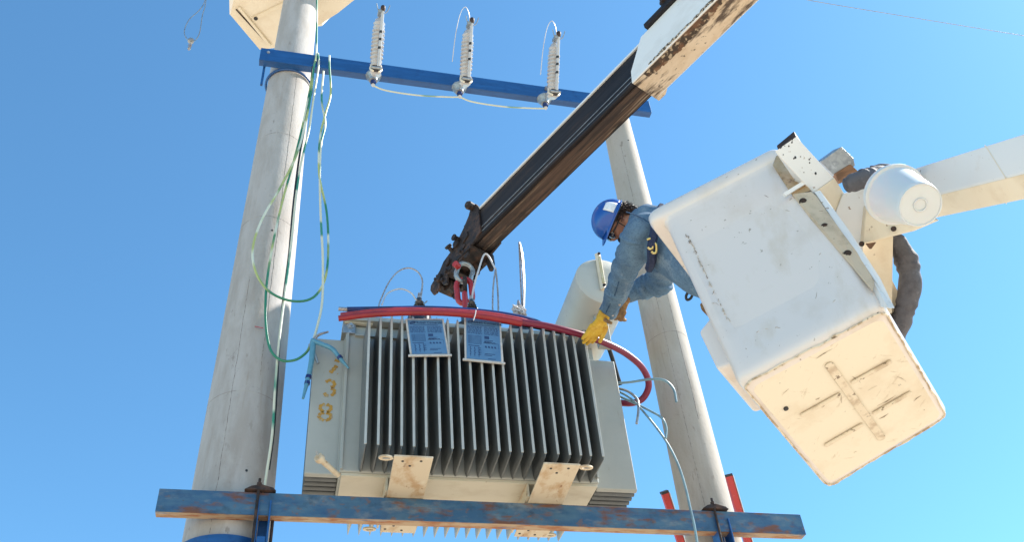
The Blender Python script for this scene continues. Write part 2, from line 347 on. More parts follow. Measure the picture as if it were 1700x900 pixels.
# pole clamps for the lower arm
def clamp(x, rp_, bx, label, wide):
    z = 4.26
    t = thing('pole_clamp', label, 'clamp', (x, PY, z), 'blue clamps bolting the lower arm to the poles')
    m = MB(); rr = rp_ + .012; n = 40
    vs = []; 
    for i in range(n):
        a = 2 * math.pi * i / n; 
        for (r, zz) in ((rr - .008, z - .055), (rr + .008, z - .055), (rr + .008, z + .035), (rr - .008, z + .035)): vs.append((x + r * math.cos(a), PY + r * math.sin(a), zz))
    fs = []
    for i in range(n):
        j = (i + 1) % n
        for k in range(4): fs.append((i * 4 + k, j * 4 + k, j * 4 + (k + 1) % 4, i * 4 + (k + 1) % 4))
    m.add(vs, fs).build('band', m_blue, t, smooth=35)
    # upright bracket: U channel
    yb = LY - .012
    for s in (-1, 1):
        MB().box((bx + s * wide / 2, yb + .05, z + .02), .010, .11, .42).build('bracket_plate', m_blue, t, bevel=.002)
    MB().box((bx, yb + .115, z + .0), wide - .014, .010, .34).build('bracket_web', m_blue, t, bevel=.002)
    MB().box((bx, yb - .004, z - .11), wide - .02, .012, .2).build('bracket_face', m_blue, t, bevel=.002)
    MB().tube([Vector((bx - .045, LY - .018, ZT + .05)), Vector((bx - .045, LY - .018, z - .16))], .009, 8).build('threaded_rod', m_rustst, t)
    MB().prism([Vector((bx - .13, LY - .03, ZT + .004)), Vector((bx + .06, LY - .03, ZT + .004)), Vector((bx + .04, LY - .03, ZT + .022)), Vector((bx - .03, LY - .03, ZT + .042)), Vector((bx - .09, LY - .03, ZT + .030))], (0, .09, 0)).build('saddle_washer', m_rustst, t, bevel=.003)
    MB().lathe([(.016, 0), (.016, .02), (.009, .022), (.009, .05)], (bx - .045, LY - .018, ZT + .035), (0, 0, 1), 6).build('nut', m_rustst, t)
    for s in (-1, 1):
        MB().lathe([(.014, 0), (.014, .014), (.008, .016), (.008, .05)], (bx + s * (wide / 2 + .006), LY + .06, z - .05), (s, 0, 0), 6).build('nut', m_rustst, t)
    MB().tube([Vector((bx + wide * .8, LY + .07, z + .18)), Vector((bx + wide * .8, LY + .07, z - .02)), Vector((bx + wide * .55, LY + .05, z - .06))], .010, 8).build('hook_bolt', m_rustst, t)
clamp(-.345, lrad(4.22), at(437, 860, y=LY).x, 'blue steel clamp wrapped round the thick left pole', .07)
clamp(2.953, rrad(4.22), at(1197, 860, y=LY).x, 'blue steel clamp round the thinner right pole', .09)

# ------------------------------------------------------------------ transformer
TX0, TX1, TY0, TY1, TZ0, TZ1 = .300, 2.020, 5.305, 5.80, 4.676, 5.90
T = thing('transformer', 'large grey finned power transformer marked 738 hanging from crane', 'transformer', (1.2, 5.5, TZ0))
MB().box(((TX0 + TX1) / 2, (TY0 + TY1) / 2, (TZ0 + .012 + TZ1 - .03) / 2), TX1 - TX0, TY1 - TY0, TZ1 - TZ0 - .042).build('tank', m_tank, T, bevel=.012, seg=3)
MB().box(((TX0 + TX1) / 2 + .0, (TY0 + TY1) / 2, TZ0 + .0), TX1 - TX0 - .03, TY1 - TY0 - .02, .022).build('base_plate', m_tankbot, T, bevel=.003)
MB().box(((TX0 + TX1) / 2, (TY0 + TY1) / 2 - .012, TZ1 - .012), TX1 - TX0 + .06, TY1 - TY0 + .10, .022).build('tank_rim', m_tank, T, bevel=.003)
MB().box(((TX0 + TX1) / 2, (TY0 + TY1) / 2 - .012, TZ1 + .012), TX1 - TX0 + .04, TY1 - TY0 + .08, .02).build('tank_lid', m_tank, T, bevel=.003)
# fins
def fin_mesh(depth, height, th, tip=.006):
    # local: base at y=0, outward along -y, z 0..height ; lens shaped pressed fin
    m = MB(); prof = [(0, th * .45), (-depth * .25, th * .62), (-depth * .7, th * .42), (-depth * .93, th * .22), (-depth, tip / 2)]
    ring = [(x, y) for y, x in prof] + [(-x, y) for y, x in reversed(prof)]
    lev = [(0, .25), (.02, .8), (.05, 1), (height - .07, 1), (height - .03, .7), (height, .12)]
    vs = []
    for z, s in lev:
        for x, y in ring:
            vs.append(Vector((x * s, y, z)))
    n = len(ring); fs = []
    for i in range(len(lev) - 1):
        for k in range(n): fs.append((i * n + k, i * n + (k + 1) % n, (i + 1) * n + (k + 1) % n, (i + 1) * n + k))
    fs.append(tuple(range(n - 1, -1, -1))); fs.append(tuple((len(lev) - 1) * n + k for k in range(n)))
    m.add(vs, fs); return m
FN = 21; FD = .30
fx0, fx1 = .432, 1.958
FZ0, FZ1 = 4.69, 5.765
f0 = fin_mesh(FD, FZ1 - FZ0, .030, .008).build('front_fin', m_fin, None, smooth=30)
f0.parent = T; fe = MB().box((0, -FD - .0015, (FZ1 - FZ0) / 2), .016, .006, FZ1 - FZ0 - .04).build('lit_edge_strip', m_edge, None, bevel=.0015); fe.parent = f0; To = Vector(T['_o'])  # pale bar added as painted light on the fin's outer edge
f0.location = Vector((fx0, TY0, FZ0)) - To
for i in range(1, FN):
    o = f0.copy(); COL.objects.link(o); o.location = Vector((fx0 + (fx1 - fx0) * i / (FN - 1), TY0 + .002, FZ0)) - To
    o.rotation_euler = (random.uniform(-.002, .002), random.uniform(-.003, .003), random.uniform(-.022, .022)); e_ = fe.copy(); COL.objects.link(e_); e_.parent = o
# welded strip along fin tops (rail between fins on tank face)
MB().box(((TX0 + TX1) / 2, TY0 - .012, 5.775), TX1 - TX0 - .12, .02, .012).build('weld_rail', m_tank, T)
# rear fins (same mesh, turned)
r0 = f0.copy(); r0.name = 'rear_fin'; COL.objects.link(r0); r0.location = Vector((fx0, TY1, FZ0)) - To; r0.rotation_euler = (0, 0, math.pi)
r0.scale = (1.5, 1.22, 1); r0.data = r0.data.copy(); r0.data.materials[0] = m_tank
for i in range(1, FN):
    o = r0.copy(); COL.objects.link(o); o.location = Vector((fx0 + (fx1 - fx0) * i / (FN - 1), TY1, FZ0)) - To
# side fins: flat plates, first one faces the viewer
def side_plate(x0, x1, y, z0, z1, th):
    m = MB()
    ch = .018
    m.hexa([(x0, y, z0 + .01), (x1, y, z0 + .01), (x1, y + th, z0), (x0, y + th, z0), (x0, y, z1 - .01), (x1, y, z1 - .01), (x1, y + th, z1), (x0, y + th, z1)])
    return m
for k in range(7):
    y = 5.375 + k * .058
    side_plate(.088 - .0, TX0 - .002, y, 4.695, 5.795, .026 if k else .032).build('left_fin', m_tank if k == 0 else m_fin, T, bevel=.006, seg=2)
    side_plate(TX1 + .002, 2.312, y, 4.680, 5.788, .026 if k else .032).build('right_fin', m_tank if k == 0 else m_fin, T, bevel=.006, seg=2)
# folded edge strips on tank face
MB().box((TX0 + .012, TY0 - .010, (4.70 + 5.86) / 2), .014, .016, 5.86 - 4.70).build('corner_bead', m_tank, T, bevel=.002)
MB().box((TX0 - .004, 5.36, 5.24), .012, .02, 1.1).build('corner_bead', m_tank, T, bevel=.002)
MB().box((TX1 - .012, TY0 - .010, (4.72 + 5.80) / 2), .014, .016, 1.08).build('corner_bead', m_tank, T, bevel=.002)
# lifting lug bracket on upper left corner
lug = MB().box((.315, 5.29, 5.845), .09, .012, .12).build('lifting_lug', m_iron, T, bevel=.003)
MB().lathe([(.024, 0), (.024, .006), (.012, .006), (.012, .02)], (.325, 5.283, 5.85), (0, -1, 0), 16).build('bolt', m_bolt, lug)
MB().box((.38, 5.283, 5.872), .20, .03, .012).build('lifting_lug', m_tankbot, T, bevel=.002)
# feet channels under the tank
def foot(x, w, ear, y0, y1, skew):
    zb, zt = 4.553, 4.66
    c = [Vector((x - w / 2, y0, zb)), Vector((x + w / 2, y0, zb)), Vector((x + w / 2 + skew, y1, zb)), Vector((x - w / 2 + skew, y1, zb))]
    m = MB(); m.hexa(c + [p + Vector((0, 0, .012)) for p in c])
    f_ = m.build('foot_channel', m_foot, T, bevel=.003)
    for s in (-1, 1):
        MB().box((x + s * (w / 2 - .008), (y0 + y1) / 2 + .20, zb + .062), .012, y1 - y0 - .46, .098).build('foot_flange', m_foot, f_)
    for yy, sg in ((y0, 1), (y1, -1)):
        # ear with a hole, in the plane of the channel base
        cx_ = x + ear * (w / 2 + .045); rr = .026; ring = []; n = 24
        vs = []; fs = []
        for zz in (zb + .001, zb + .011):
            for k in range(n):
                a = 2 * math.pi * k / n
                sx = 1.8 if math.cos(a) * ear > 0 else 2.2
                vs.append(Vector((cx_ + math.cos(a) * rr * 1.7, yy + sg * .03 + math.sin(a) * rr, zz)))
                vs.append(Vector((cx_ + math.cos(a) * rr * 1.0, yy + sg * .03 + math.sin(a) * rr * .42, zz)))
        for k in range(n):
            j = (k + 1) % n; a, b, c2, d = 2 * k, 2 * k + 1, 2 * j + 1, 2 * j; o = 2 * n
            fs += [(a, b, c2, d), (a + o, d + o, c2 + o, b + o), (a, d, d + o, a + o), (b, b + o, c2 + o, c2)]
        MB().add(vs, fs).build('ear', m_foot, f_, smooth=40)
        for hx, hy in ((-.06, .05), (.05, .04), (-.01, .10)):
            MB().lathe([(.0085, 0), (.0085, .003)], (x + hx, yy + sg * hy, zb - .0025), (0, 0, 1), 10).build('bolt_hole', m_black, f_)
foot(.71, .235, -1, 4.87, 5.84, .03)
foot(1.63, .235, 1, 4.87, 5.84, .03)
# drain valve on left lower corner
dv = MB(); a = at(562, 790, y=5.26); b = at(531, 762, y=5.12)
dv.tube([a, a.lerp(b, .5), b], [.017, .018, .020], 12).build('drain_valve', m_foot, T, smooth=40)
MB().lathe([(.03, -.012), (.032, 0), (.03, .02), (.014, .024)], b, (b - a), 12).build('drain_valve', m_foot, T, smooth=40)
MB().tube([b, b + (b - a).normalized() * .04 + Vector((0, 0, .03))], .006, 6).build('drain_valve', m_iron, T)
# conservator drum
cy = thing('conservator', 'x', 'x', (0, 0, 0)); bpy.data.objects.remove(cy)
cc = at(1004, 466, y=5.12); cr = .232
con = MB().lathe([(cr * .5, -.012), (cr * .9, -.004), (cr, .012), (cr, .80), (cr * .8, .83)], (cc.x, 5.12, cc.z), (0, 1, 0), 48).build('conservator_drum', m_drum, T, smooth=35)
# level gauge on the drum's end
g0 = at(992, 422, y=5.095); g1 = at(1002, 481, y=5.095)
MB().tube([g0, g1], .026, 4, flat=Vector((1, 0, 1))).build('gauge_housing', m_cream, con, bevel=.004)
MB().box((g0 + g1) / 2 + Vector((0, -.024, 0)), .020, .012, (g1 - g0).length * .74, ux=(g1 - g0).normalized().cross(Vector((0, 1, 0))).normalized(), uy=Vector((0, 1, 0)), uz=(g1 - g0).normalized()).build('gauge_window', m_cleardome, con)
for p in (g0.lerp(g1, .06), g0.lerp(g1, .94)):
    MB().lathe([(.012, 0), (.012, .012)], p + Vector((0, -.024, 0)), (0, -1, 0), 8).build('gauge_bolt', m_rustst, con)
MB().box((cc.x - .02, 5.3, cc.z - cr - .14), .10, .05, .30).build('drum_stand', m_tank, T, bevel=.003)
MB().box((cc.x - .02, 5.72, cc.z - cr - .14), .10, .05, .30).build('drum_stand', m_tank, T, bevel=.003)

# painted digits on the left fin
def text_mb(s, o, ux, uy, size, ext=.0008, shear=0):
    cu = bpy.data.curves.new('txt', 'FONT'); cu.body = s; cu.size = size; cu.extrude = ext; cu.resolution_u = 3; cu.shear = shear
    cu.align_x = 'CENTER'; cu.align_y = 'CENTER'
    ob = bpy.data.objects.new('txt', cu); COL.objects.link(ob)
    bpy.context.view_layer.update()
    me = bpy.data.meshes.new_from_object(ob.evaluated_get(bpy.context.evaluated_depsgraph_get()))
    uz = ux.cross(uy); m = MB()
    m.add([o + ux * v.co.x + uy * v.co.y + uz * v.co.z for v in me.vertices], [tuple(p.vertices) for p in me.polygons])
    bpy.data.objects.remove(ob); bpy.data.curves.remove(cu); bpy.data.meshes.remove(me)
    return m
EX, EY, EZ = Vector((1, 0, 0)), Vector((0, 1, 0)), Vector((0, 0, 1))
def stencil(ch, c):
    m = MB()
    def seg(pts, w=.011):
        P = catmull(pts, 5); P = [c + Vector((p[0], -.0012, p[1])) for p in P]
        vs = []; fs = []
        for i, p in enumerate(P):
            t = (P[min(i + 1, len(P) - 1)] - P[max(i - 1, 0)]).normalized(); nn = Vector((t.z, 0, -t.x)) * w * (1 + .25 * math.sin(i * 1.7))
            vs += [p + nn, p - nn, p + nn + Vector((0, .0008, 0)), p - nn + Vector((0, .0008, 0))]
        for i in range(len(P) - 1):
            a = 4 * i; fs += [(a, a + 1, a + 5, a + 4), (a, a + 4, a + 6, a + 2), (a + 1, a + 3, a + 7, a + 5)]
        m.add(vs, fs)
    if ch == '7':
        seg([(-.0, .062, 0), (.02, .056, 0), (.034, .05, 0)]); seg([(.016, .014, 0), (-.004, -.018, 0), (-.026, -.05, 0)], .013); seg([(.024, -.052, 0), (.028, -.055, 0)], .006)
    if ch == '3':
        seg([(-.028, .05, 0), (.0, .066, 0), (.03, .048, 0), (.026, .018, 0), (.008, .008, 0)]); seg([(.012, .0, 0), (.034, -.016, 0), (.028, -.046, 0), (.012, -.058, 0)]); seg([(-.002, -.062, 0), (-.022, -.058, 0), (-.032, -.040, 0)])
    if ch == '8':
        seg([(-.006, .064, 0), (-.034, .046, 0), (-.03, .018, 0), (-.01, .004, 0)]); seg([(.006, .064, 0), (.034, .046, 0), (.03, .018, 0), (.01, .004, 0)])
        seg([(-.008, -.002, 0), (-.036, -.02, 0), (-.036, -.046, 0), (-.006, -.066, 0)]); seg([(.008, -.002, 0), (.036, -.02, 0), (.034, -.046, 0), (.006, -.066, 0)])
    return m
for ch, (px, py) in (('7', (555, 610)), ('3', (547, 645)), ('8', (540, 685))):
    stencil(ch, at(px, py, y=5.374)).build('painted_digit', m_ochre, T, label='stencilled ochre digit ' + ch)

# nameplates
def nameplate(c0, c1, c2, c3, nm):
    # corners TL TR BR BL
    P = [at(*c, y=4.985) for c in (c0, c1, c2, c3)]
    ux = (P[1] - P[0]).normalized(); uz = (P[0] - P[3]); uz = (uz - ux * uz.dot(ux)).normalized(); w = (P[1] - P[0]).length; h = (P[0] - P[3]).length
    cen = sum(P, Vector()) / 4
    out = ux.cross(uz)  # toward viewer is -Y
    if out.y > 0: out = -out
    npl = MB().box(cen, w + .022, .006, h + .022, ux=ux, uy=-out, uz=uz).build('nameplate', m_frame, T, bevel=.0015)
    MB().box(cen + out * .0045, w - .004, .003, h - .004, ux=ux, uy=-out, uz=uz).build('plate_face', m_plate, npl)
    MB().box(cen - uz * (h / 2 + .012) + out * .006, w + .05, .012, .014, ux=ux, uy=-out, uz=uz).build('plate_holder', m_frame, npl, bevel=.001)
    ink = MB()
    def q(u, v, du, dv):   # u,v in 0..1 from top-left
        ink.box(cen + ux * (u - .5 + du / 2) * w + uz * (.5 - v - dv / 2) * h + out * .0066, du * w, .0009, dv * h, ux=ux, uy=-out, uz=uz)
    rnd = random.Random(5)
    ink.add(*(lambda m: (m.v, m.f))(text_mb('Rubeli Comercial', cen + ux * w * .12 + uz * h * .405 + out * .0066, ux, uz, h * .088)))
    # emblem: open slanted ring
    P2 = [cen + ux * (w * (-.36) + math.cos(a) * w * .075 + math.sin(a) * w * .02) + uz * (h * .405 + math.sin(a) * h * .026 + math.cos(a) * h * .012) + out * .007 for a in [2 * math.pi * i / 16 for i in range(16)]]
    ink.tube(P2, w * .016, 5, closed=True)
    q(.15, .155, .7, .012)
    for i in range(7):
        v = .2 + i * .028
        u = .04
        while u < .46:
            d = rnd.uniform(.02, .09); q(u, v, min(d, .46 - u), .012); u += d + .018
        u = .53
        while u < .94:
            d = rnd.uniform(.02, .09); q(u, v, min(d, .95 - u), .012); u += d + .02
    for i in range(8): q(.06, .43 + i * .028, .38, .005)
    for uu in (.06, .10, .14, .435): q(uu, .43, .005, .2)
    q(.53, .42, .14, .07)
    for i in range(3): q(.53, .52 + i * .03, .25 - .05 * i, .012)
    for k in range(4):
        P3 = [cen + ux * w * (.05 + .085 * k + .04 * math.cos(a) - .0) + uz * h * (-.09 + .022 * math.sin(a)) + out * .0068 for a in [math.pi * i / 8 for i in range(9)]]
        ink.tube(P3, w * .008, 4)
        q(.54 + .09 * k, .66, .05, .03); q(.55 + .09 * k, .69, .05, .012)
    q(.93, .59, .006, .12); q(.52, .585, .41, .004)
    q(.06, .67, .32, .014)
    for k in range(3):
        q(.12 + .12 * k, .70, .008, .24); 
        for j in range(5): q(.10 + .12 * k + .015 * (j % 2), .72 + j * .04, .04, .012)
    for j in range(4): q(.37, .72 + j * .05, .06, .010); 
    q(.53, .84, .30, .012); q(.52, .875, .22, .012); q(.62, .955, .22, .012)
    ink.build('plate_print', m_ink, npl)
nameplate((681, 531), (739, 531), (738, 592), (678, 588), 1)
nameplate((774, 529), (830, 535), (832, 599), (772, 597), 2)

# bushings on the lid
def bushing(px, py, yy, s=1.0):
    p = at(px, py, y=yy)
    prof = [(.062, -.14), (.066, -.10), (.03, -.08), (.055, -.06), (.028, -.045), (.046, -.025), (.024, -.01), (.036, .01), (.018, .03), (.022, .05), (.010, .06), (.010, .09)]
    b_ = MB().lathe([(r * s, h * s) for r, h in prof], p, (0, 0, 1), 20).build('bushing', m_porcg, T, smooth=50)
    MB().lathe([(.014 * s, .05 * s), (.016 * s, .07 * s), (.008 * s, .11 * s)], p, (0, 0, 1), 8).build('terminal', m_copper, b_)
    MB().lathe([(.09, -.30), (.09, -.14), (.07, -.13)], p, (0, 0, 1), 20).build('turret', m_porcg, b_, smooth=40)
    return p
bushing(696, 505, 5.40)
bushing(783, 505, 5.45, .8)
bushing(862, 515, 5.45, .9)
MB().tube([at(690, 516, y=5.5), at(709, 500, y=5.5)], .006, 6).build('vent_pin', m_iron, T)
MB().tube([at(744, 548, y=5.45), at(775, 533, y=5.4)], .02, 6).build('valve_pipe', m_black, T)
MB().box(at(748, 545, y=5.33), .10, .03, .06).build('hand_hole_cover', m_black, T, bevel=.006)
MB().lathe([(.16, 0), (.16, .05), (.10, .06)], (1.55, 5.5, 5.92), (0, 0, 1), 24).build('hand_hole_cover', m_black, T, smooth=40)

# ------------------------------------------------------------------ cables
def wire(name, pts, r, mat, label, cat='wire', group=None, k=6, n=8, parent=None):
    P = catmull([at(a[0], a[1], y=a[2]) if len(a) == 3 else Vector(a[:3]) for a in pts], k)
    o = MB().tube(P, r, n).build(name, mat, parent, smooth=60, loc=(P[0] if parent is None else None))
    if parent is None: tag(o, label, cat, group)
    return o
# fat cables lying over the fins
wire('red_cable', [(562, 529, 4.95), (620, 522, 4.93), (700, 519, 4.93), (770, 522, 4.93), (830, 530, 4.94), (866, 537, 4.95)], [.020, .022, .026], m_red, 'thick red power cable lying across the fin tops', 'cable', n=14)
wire('red_cable', [(866, 535, 4.95), (905, 541, 4.95), (940, 549, 4.97), (975, 559, 5.02), (1010, 572, 5.1), (1040, 588, 5.2), (1066, 611, 5.3), (1077, 638, 5.4), (1068, 661, 5.5), (1048, 670, 5.55), (1020, 668, 5.6)], .025, m_maroon, 'maroon end of cable looping down off the transformer corner', 'cable', n=14)
wire('red_cable', [(566, 524, 4.99), (640, 516, 4.99), (720, 516, 4.99), (800, 521, 4.99), (860, 531, 5.0), (885, 538, 5.02)], .020, m_redst, 'slimmer red cable just behind the thick red one', 'cable', n=12)
wire('navy_cable', [(576, 514, 5.03), (640, 513, 5.03), (700, 512, 5.03), (760, 514, 5.03), (830, 521, 5.03), (880, 531, 5.05), (905, 541, 5.1)], .018, m_navy, 'navy blue cable resting on top of the red cables', 'cable', n=12)
wire('bare_cable_end', [(562, 513, 5.03), (577, 514, 5.03)], .014, m_copper, 'stripped pale end of the navy cable above transformer corner', 'cable end')
wire('black_cable', [(1030, 640, 5.5), (1000, 560, 5.3), (940, 553, 5.06), (880, 541, 5.04), (830, 533, 5.02), (790, 530, 5.03)], .018, m_black, 'black cable tucked under the red cables', 'cable')
wire('tie_wire', [(790, 515, 4.9), (789, 522, 4.9), (786, 532, 4.9)], .004, m_poly, 'thin white tie wire round the red cables', 'wire')

# lead loops above the transformer
wire('lead_wire', [(697, 497, 5.40), (700, 484, 5.40), (701, 465, 5.40), (693, 451, 5.40), (678, 445, 5.40), (661, 451, 5.40), (645, 470, 5.38), (632, 498, 5.3), (628, 512, 5.1)], [.009, .006, .006, .006], m_copper, 'taller bare lead wire arching left from the black bushing', 'wire')
wire('lead_wire', [(692, 500, 5.40), (683, 487, 5.40), (668, 480, 5.40), (653, 482, 5.40), (641, 490, 5.36), (634, 506, 5.2)], .006, m_poly, 'lower pale lead wire arching left from black bushing', 'wire')
wire('lead_wire', [(783, 502, 5.45), (786, 480, 5.45), (795, 447, 5.45), (803, 424, 5.45), (810, 424, 5.45), (818, 438, 5.45), (823, 448, 5.45)], .0075, m_poly, 'pale insulated lead rising past the lifting link and over', 'wire')
for dx, lab in ((0, 'left strand of the twin leads hanging under the boom tip'), (1, 'right strand of the twin leads hanging under the boom tip')):
    wire('lead_wire', [(823, 446, 5.45), (819.5 + dx * 6, 470, 5.45), (818 + dx * 9, 495, 5.45), (818 + dx * 9.5, 522, 5.45)], .007, m_copper, lab, 'wire')
wire('lead_wire', [(868, 520, 5.45), (869, 480, 5.45), (866, 430, 5.45), (862, 402, 5.45), (863, 430, 5.46), (865, 480, 5.46), (867, 520, 5.46)], .007, m_copper, 'tall doubled bare lead standing upright behind the fins', 'wire', k=8)
wire('lead_wire', [(870, 516, 5.47), (871, 470, 5.47), (868, 425, 5.47), (863, 404, 5.47)], .006, m_iron, 'grey strand beside the tall doubled lead', 'wire')
rn = random.Random(11)
c0 = at(862, 516, y=5.3); m = MB()
for i in range(16):
    P = [c0 + Vector((rn.uniform(-.06, .06), rn.uniform(-.03, .03), rn.uniform(-.045, .04))) for _ in range(5)]
    m.tube(catmull(P, 4), .004, 5)
tag(m.build('plastic_tangle', m_poly, None, loc=c0, smooth=60), 'tangle of crumpled white plastic strip on transformer lid', 'plastic strip')

# pale blue wires at the right
wire('blue_wire', [(1015, 637, 5.5), (1045, 635, 5.4), (1080, 630, 5.3), (1103, 632, 5.25), (1118, 646, 5.25), (1123, 668, 5.25)], .0095, m_sky, 'pale blue wire curving across the right pole', 'wire')
wire('blue_wire', [(1020, 644, 5.5), (1042, 650, 5.4), (1058, 664, 5.3), (1060, 682, 5.25), (1057, 704, 5.25)], .010, m_iron, 'short grey wire drooping beside the maroon cable', 'wire')
wire('blue_wire', [(1020, 655, 5.5), (1050, 668, 5.4), (1078, 682, 5.3), (1098, 694, 5.25), (1106, 710, 5.25), (1105, 728, 5.25)], .009, m_sky, 'middle grey blue wire ending in front of right pole', 'wire')
wire('blue_wire', [(1020, 647, 5.5), (1047, 662, 5.4), (1075, 692, 5.3), (1105, 732, 5.28), (1125, 770, 5.27), (1138, 810, 5.27), (1146, 845, 5.27), (1152, 870, 5.27), (1158, 905, 5.27)], .0085, m_sky, 'long pale blue wire running down in front of lower arm', 'wire')

# green and yellow wires on the left pole
GW = 'green and yellow earth wires'
GY = 5.36
wire('ground_wire', [(526, -40, 5.45), (526, 30, 5.43), (525, 88, 5.40), (521, 112, 5.36), (517, 150, 5.36), (508, 200, 5.36), (493, 255, 5.36), (466, 310, 5.36), (436, 362, 5.36), (420, 410, 5.36), (424, 450, 5.36), (447, 484, 5.36), (485, 500, 5.36), (520, 494, 5.36), (540, 462, 5.36), (545, 410, 5.36), (542, 350, 5.36), (530, 290, 5.36), (531, 230, 5.36), (540, 190, 5.36), (549, 155, 5.36), (547, 110, 5.36), (547, 92, 5.38)], .0095, m_gy, 'green and yellow wire in a wide loop crossing left pole', 'wire', GW)
wire('ground_wire', [(522, 105, 5.38), (514, 150, 5.37), (503, 205, 5.37), (489, 262, 5.37), (470, 330, 5.37), (454, 400, 5.37), (443, 470, 5.37), (441, 530, 5.37), (448, 578, 5.36), (466, 598, 5.35), (490, 598, 5.34), (508, 586, 5.33), (516, 572, 5.32)], .0095, m_gy, 'green wire hanging lowest in a loop to the blue taped ends', 'wire', GW)
wire('ground_wire', [(518, 572, 5.32), (526, 545, 5.34), (535, 500, 5.35), (536, 430, 5.36), (533, 370, 5.36), (531, 300, 5.36), (533, 240, 5.36), (540, 205, 5.36), (534, 165, 5.37), (537, 118, 5.40)], .0095, m_gy2, 'pale wire rising from the taped ends to upper crossarm', 'wire', GW)
wire('ground_wire', [(528, 88, 5.40), (529, 108, 5.38), (521, 160, 5.37), (513, 215, 5.37), (500, 270, 5.38), (491, 330, 5.38), (484, 400, 5.38), (474, 480, 5.38), (464, 560, 5.38), (457, 640, 5.39), (452, 720, 5.40), (442, 790, 5.42), (437, 830, 5.45)], .009, m_gy2, 'long pale wire following right edge of left pole downward', 'wire', GW)
wire('ground_wire', [(519, 110, 5.39), (511, 180, 5.39), (497, 260, 5.39), (487, 340, 5.39), (480, 420, 5.39), (470, 500, 5.39), (463, 580, 5.39), (459, 650, 5.40), (454, 720, 5.42), (446, 780, 5.44)], .009, m_black, 'dark wire hugging the right edge of left pole', 'wire', GW)
# taped ends
t = thing('taped_wire_ends', 'bunch of wire ends wrapped in light blue tape left of transformer', 'wire ends', at(518, 570, y=5.3))
wire('taped_end', [(520, 568, 5.30), (517, 600, 5.29), (511, 630, 5.29), (503, 662, 5.28)], [.022, .019, .017, .009], m_tape, '', parent=t)
wire('taped_end', [(518, 566, 5.30), (535, 572, 5.27), (552, 580, 5.25), (565, 596, 5.24), (579, 612, 5.24)], [.020, .016, .016, .015, .007], m_tape, '', parent=t)
wire('taped_end', [(515, 572, 5.31), (522, 590, 5.31), (528, 604, 5.31)], [.014, .016, .010], m_iron, '', parent=t)
wire('taped_end', [(517, 570, 5.31), (528, 557, 5.3), (545, 551, 5.3)], [.014, .010, .007], m_copper, '', parent=t)
wire('tape_ring', [(512.5, 624, 5.29), (511.5, 629, 5.29)], .020, m_navy, '', parent=t)
wire('tape_ring', [(510.5, 634, 5.29), (509.5, 639, 5.29)], .019, m_navy, '', parent=t)
wire('tape_ring', [(563, 592, 5.24), (565.5, 596, 5.24)], .019, m_navy, '', parent=t)
# red mark on pole
mk = at(430, 543, y=5.45)
MB().tube([at(423, 542, y=5.447), at(437, 545, y=5.442)], [.003, .006, .003], 6).build('paint_mark', M('red_mark', (.45, .06, .08), rough=.6), lp)

# overhead wire and hanging loop
wire('overhead_wire', [(1300, -12, 7), (1345, 0, 7), (1500, 26, 7), (1720, 62, 7), (1900, 90, 7)], .006, m_iron, 'thin overhead wire crossing the upper right sky', 'overhead wire')
t = thing('hanging_clamp', 'small metal clamp dangling in a thin dark wire loop against the sky', 'clamp', at(317, 70, y=6))
wire('loop_wire', [(344, -60, 6), (342, 0, 6), (336, 25, 6), (331, 55, 6), (322, 68, 6), (312, 66, 6), (306, 52, 6), (314, 32, 6), (332, 15, 6), (341, -5, 6), (343, -60, 6.02)], .005, m_iron, '', parent=t)
MB().lathe([(.012, -.03), (.03, -.02), (.032, .01), (.018, .03)], at(317, 67, y=6), (0, 0, 1), 10).build('clamp_body', m_iron, t, smooth=40)
MB().lathe([(.006, -.10), (.018, -.08), (.010, -.05), (.020, -.03), (.014, 0)], at(316, 73, y=6), (0, 0, 1), 8).build('clamp_screw', m_copper, t, smooth=40)

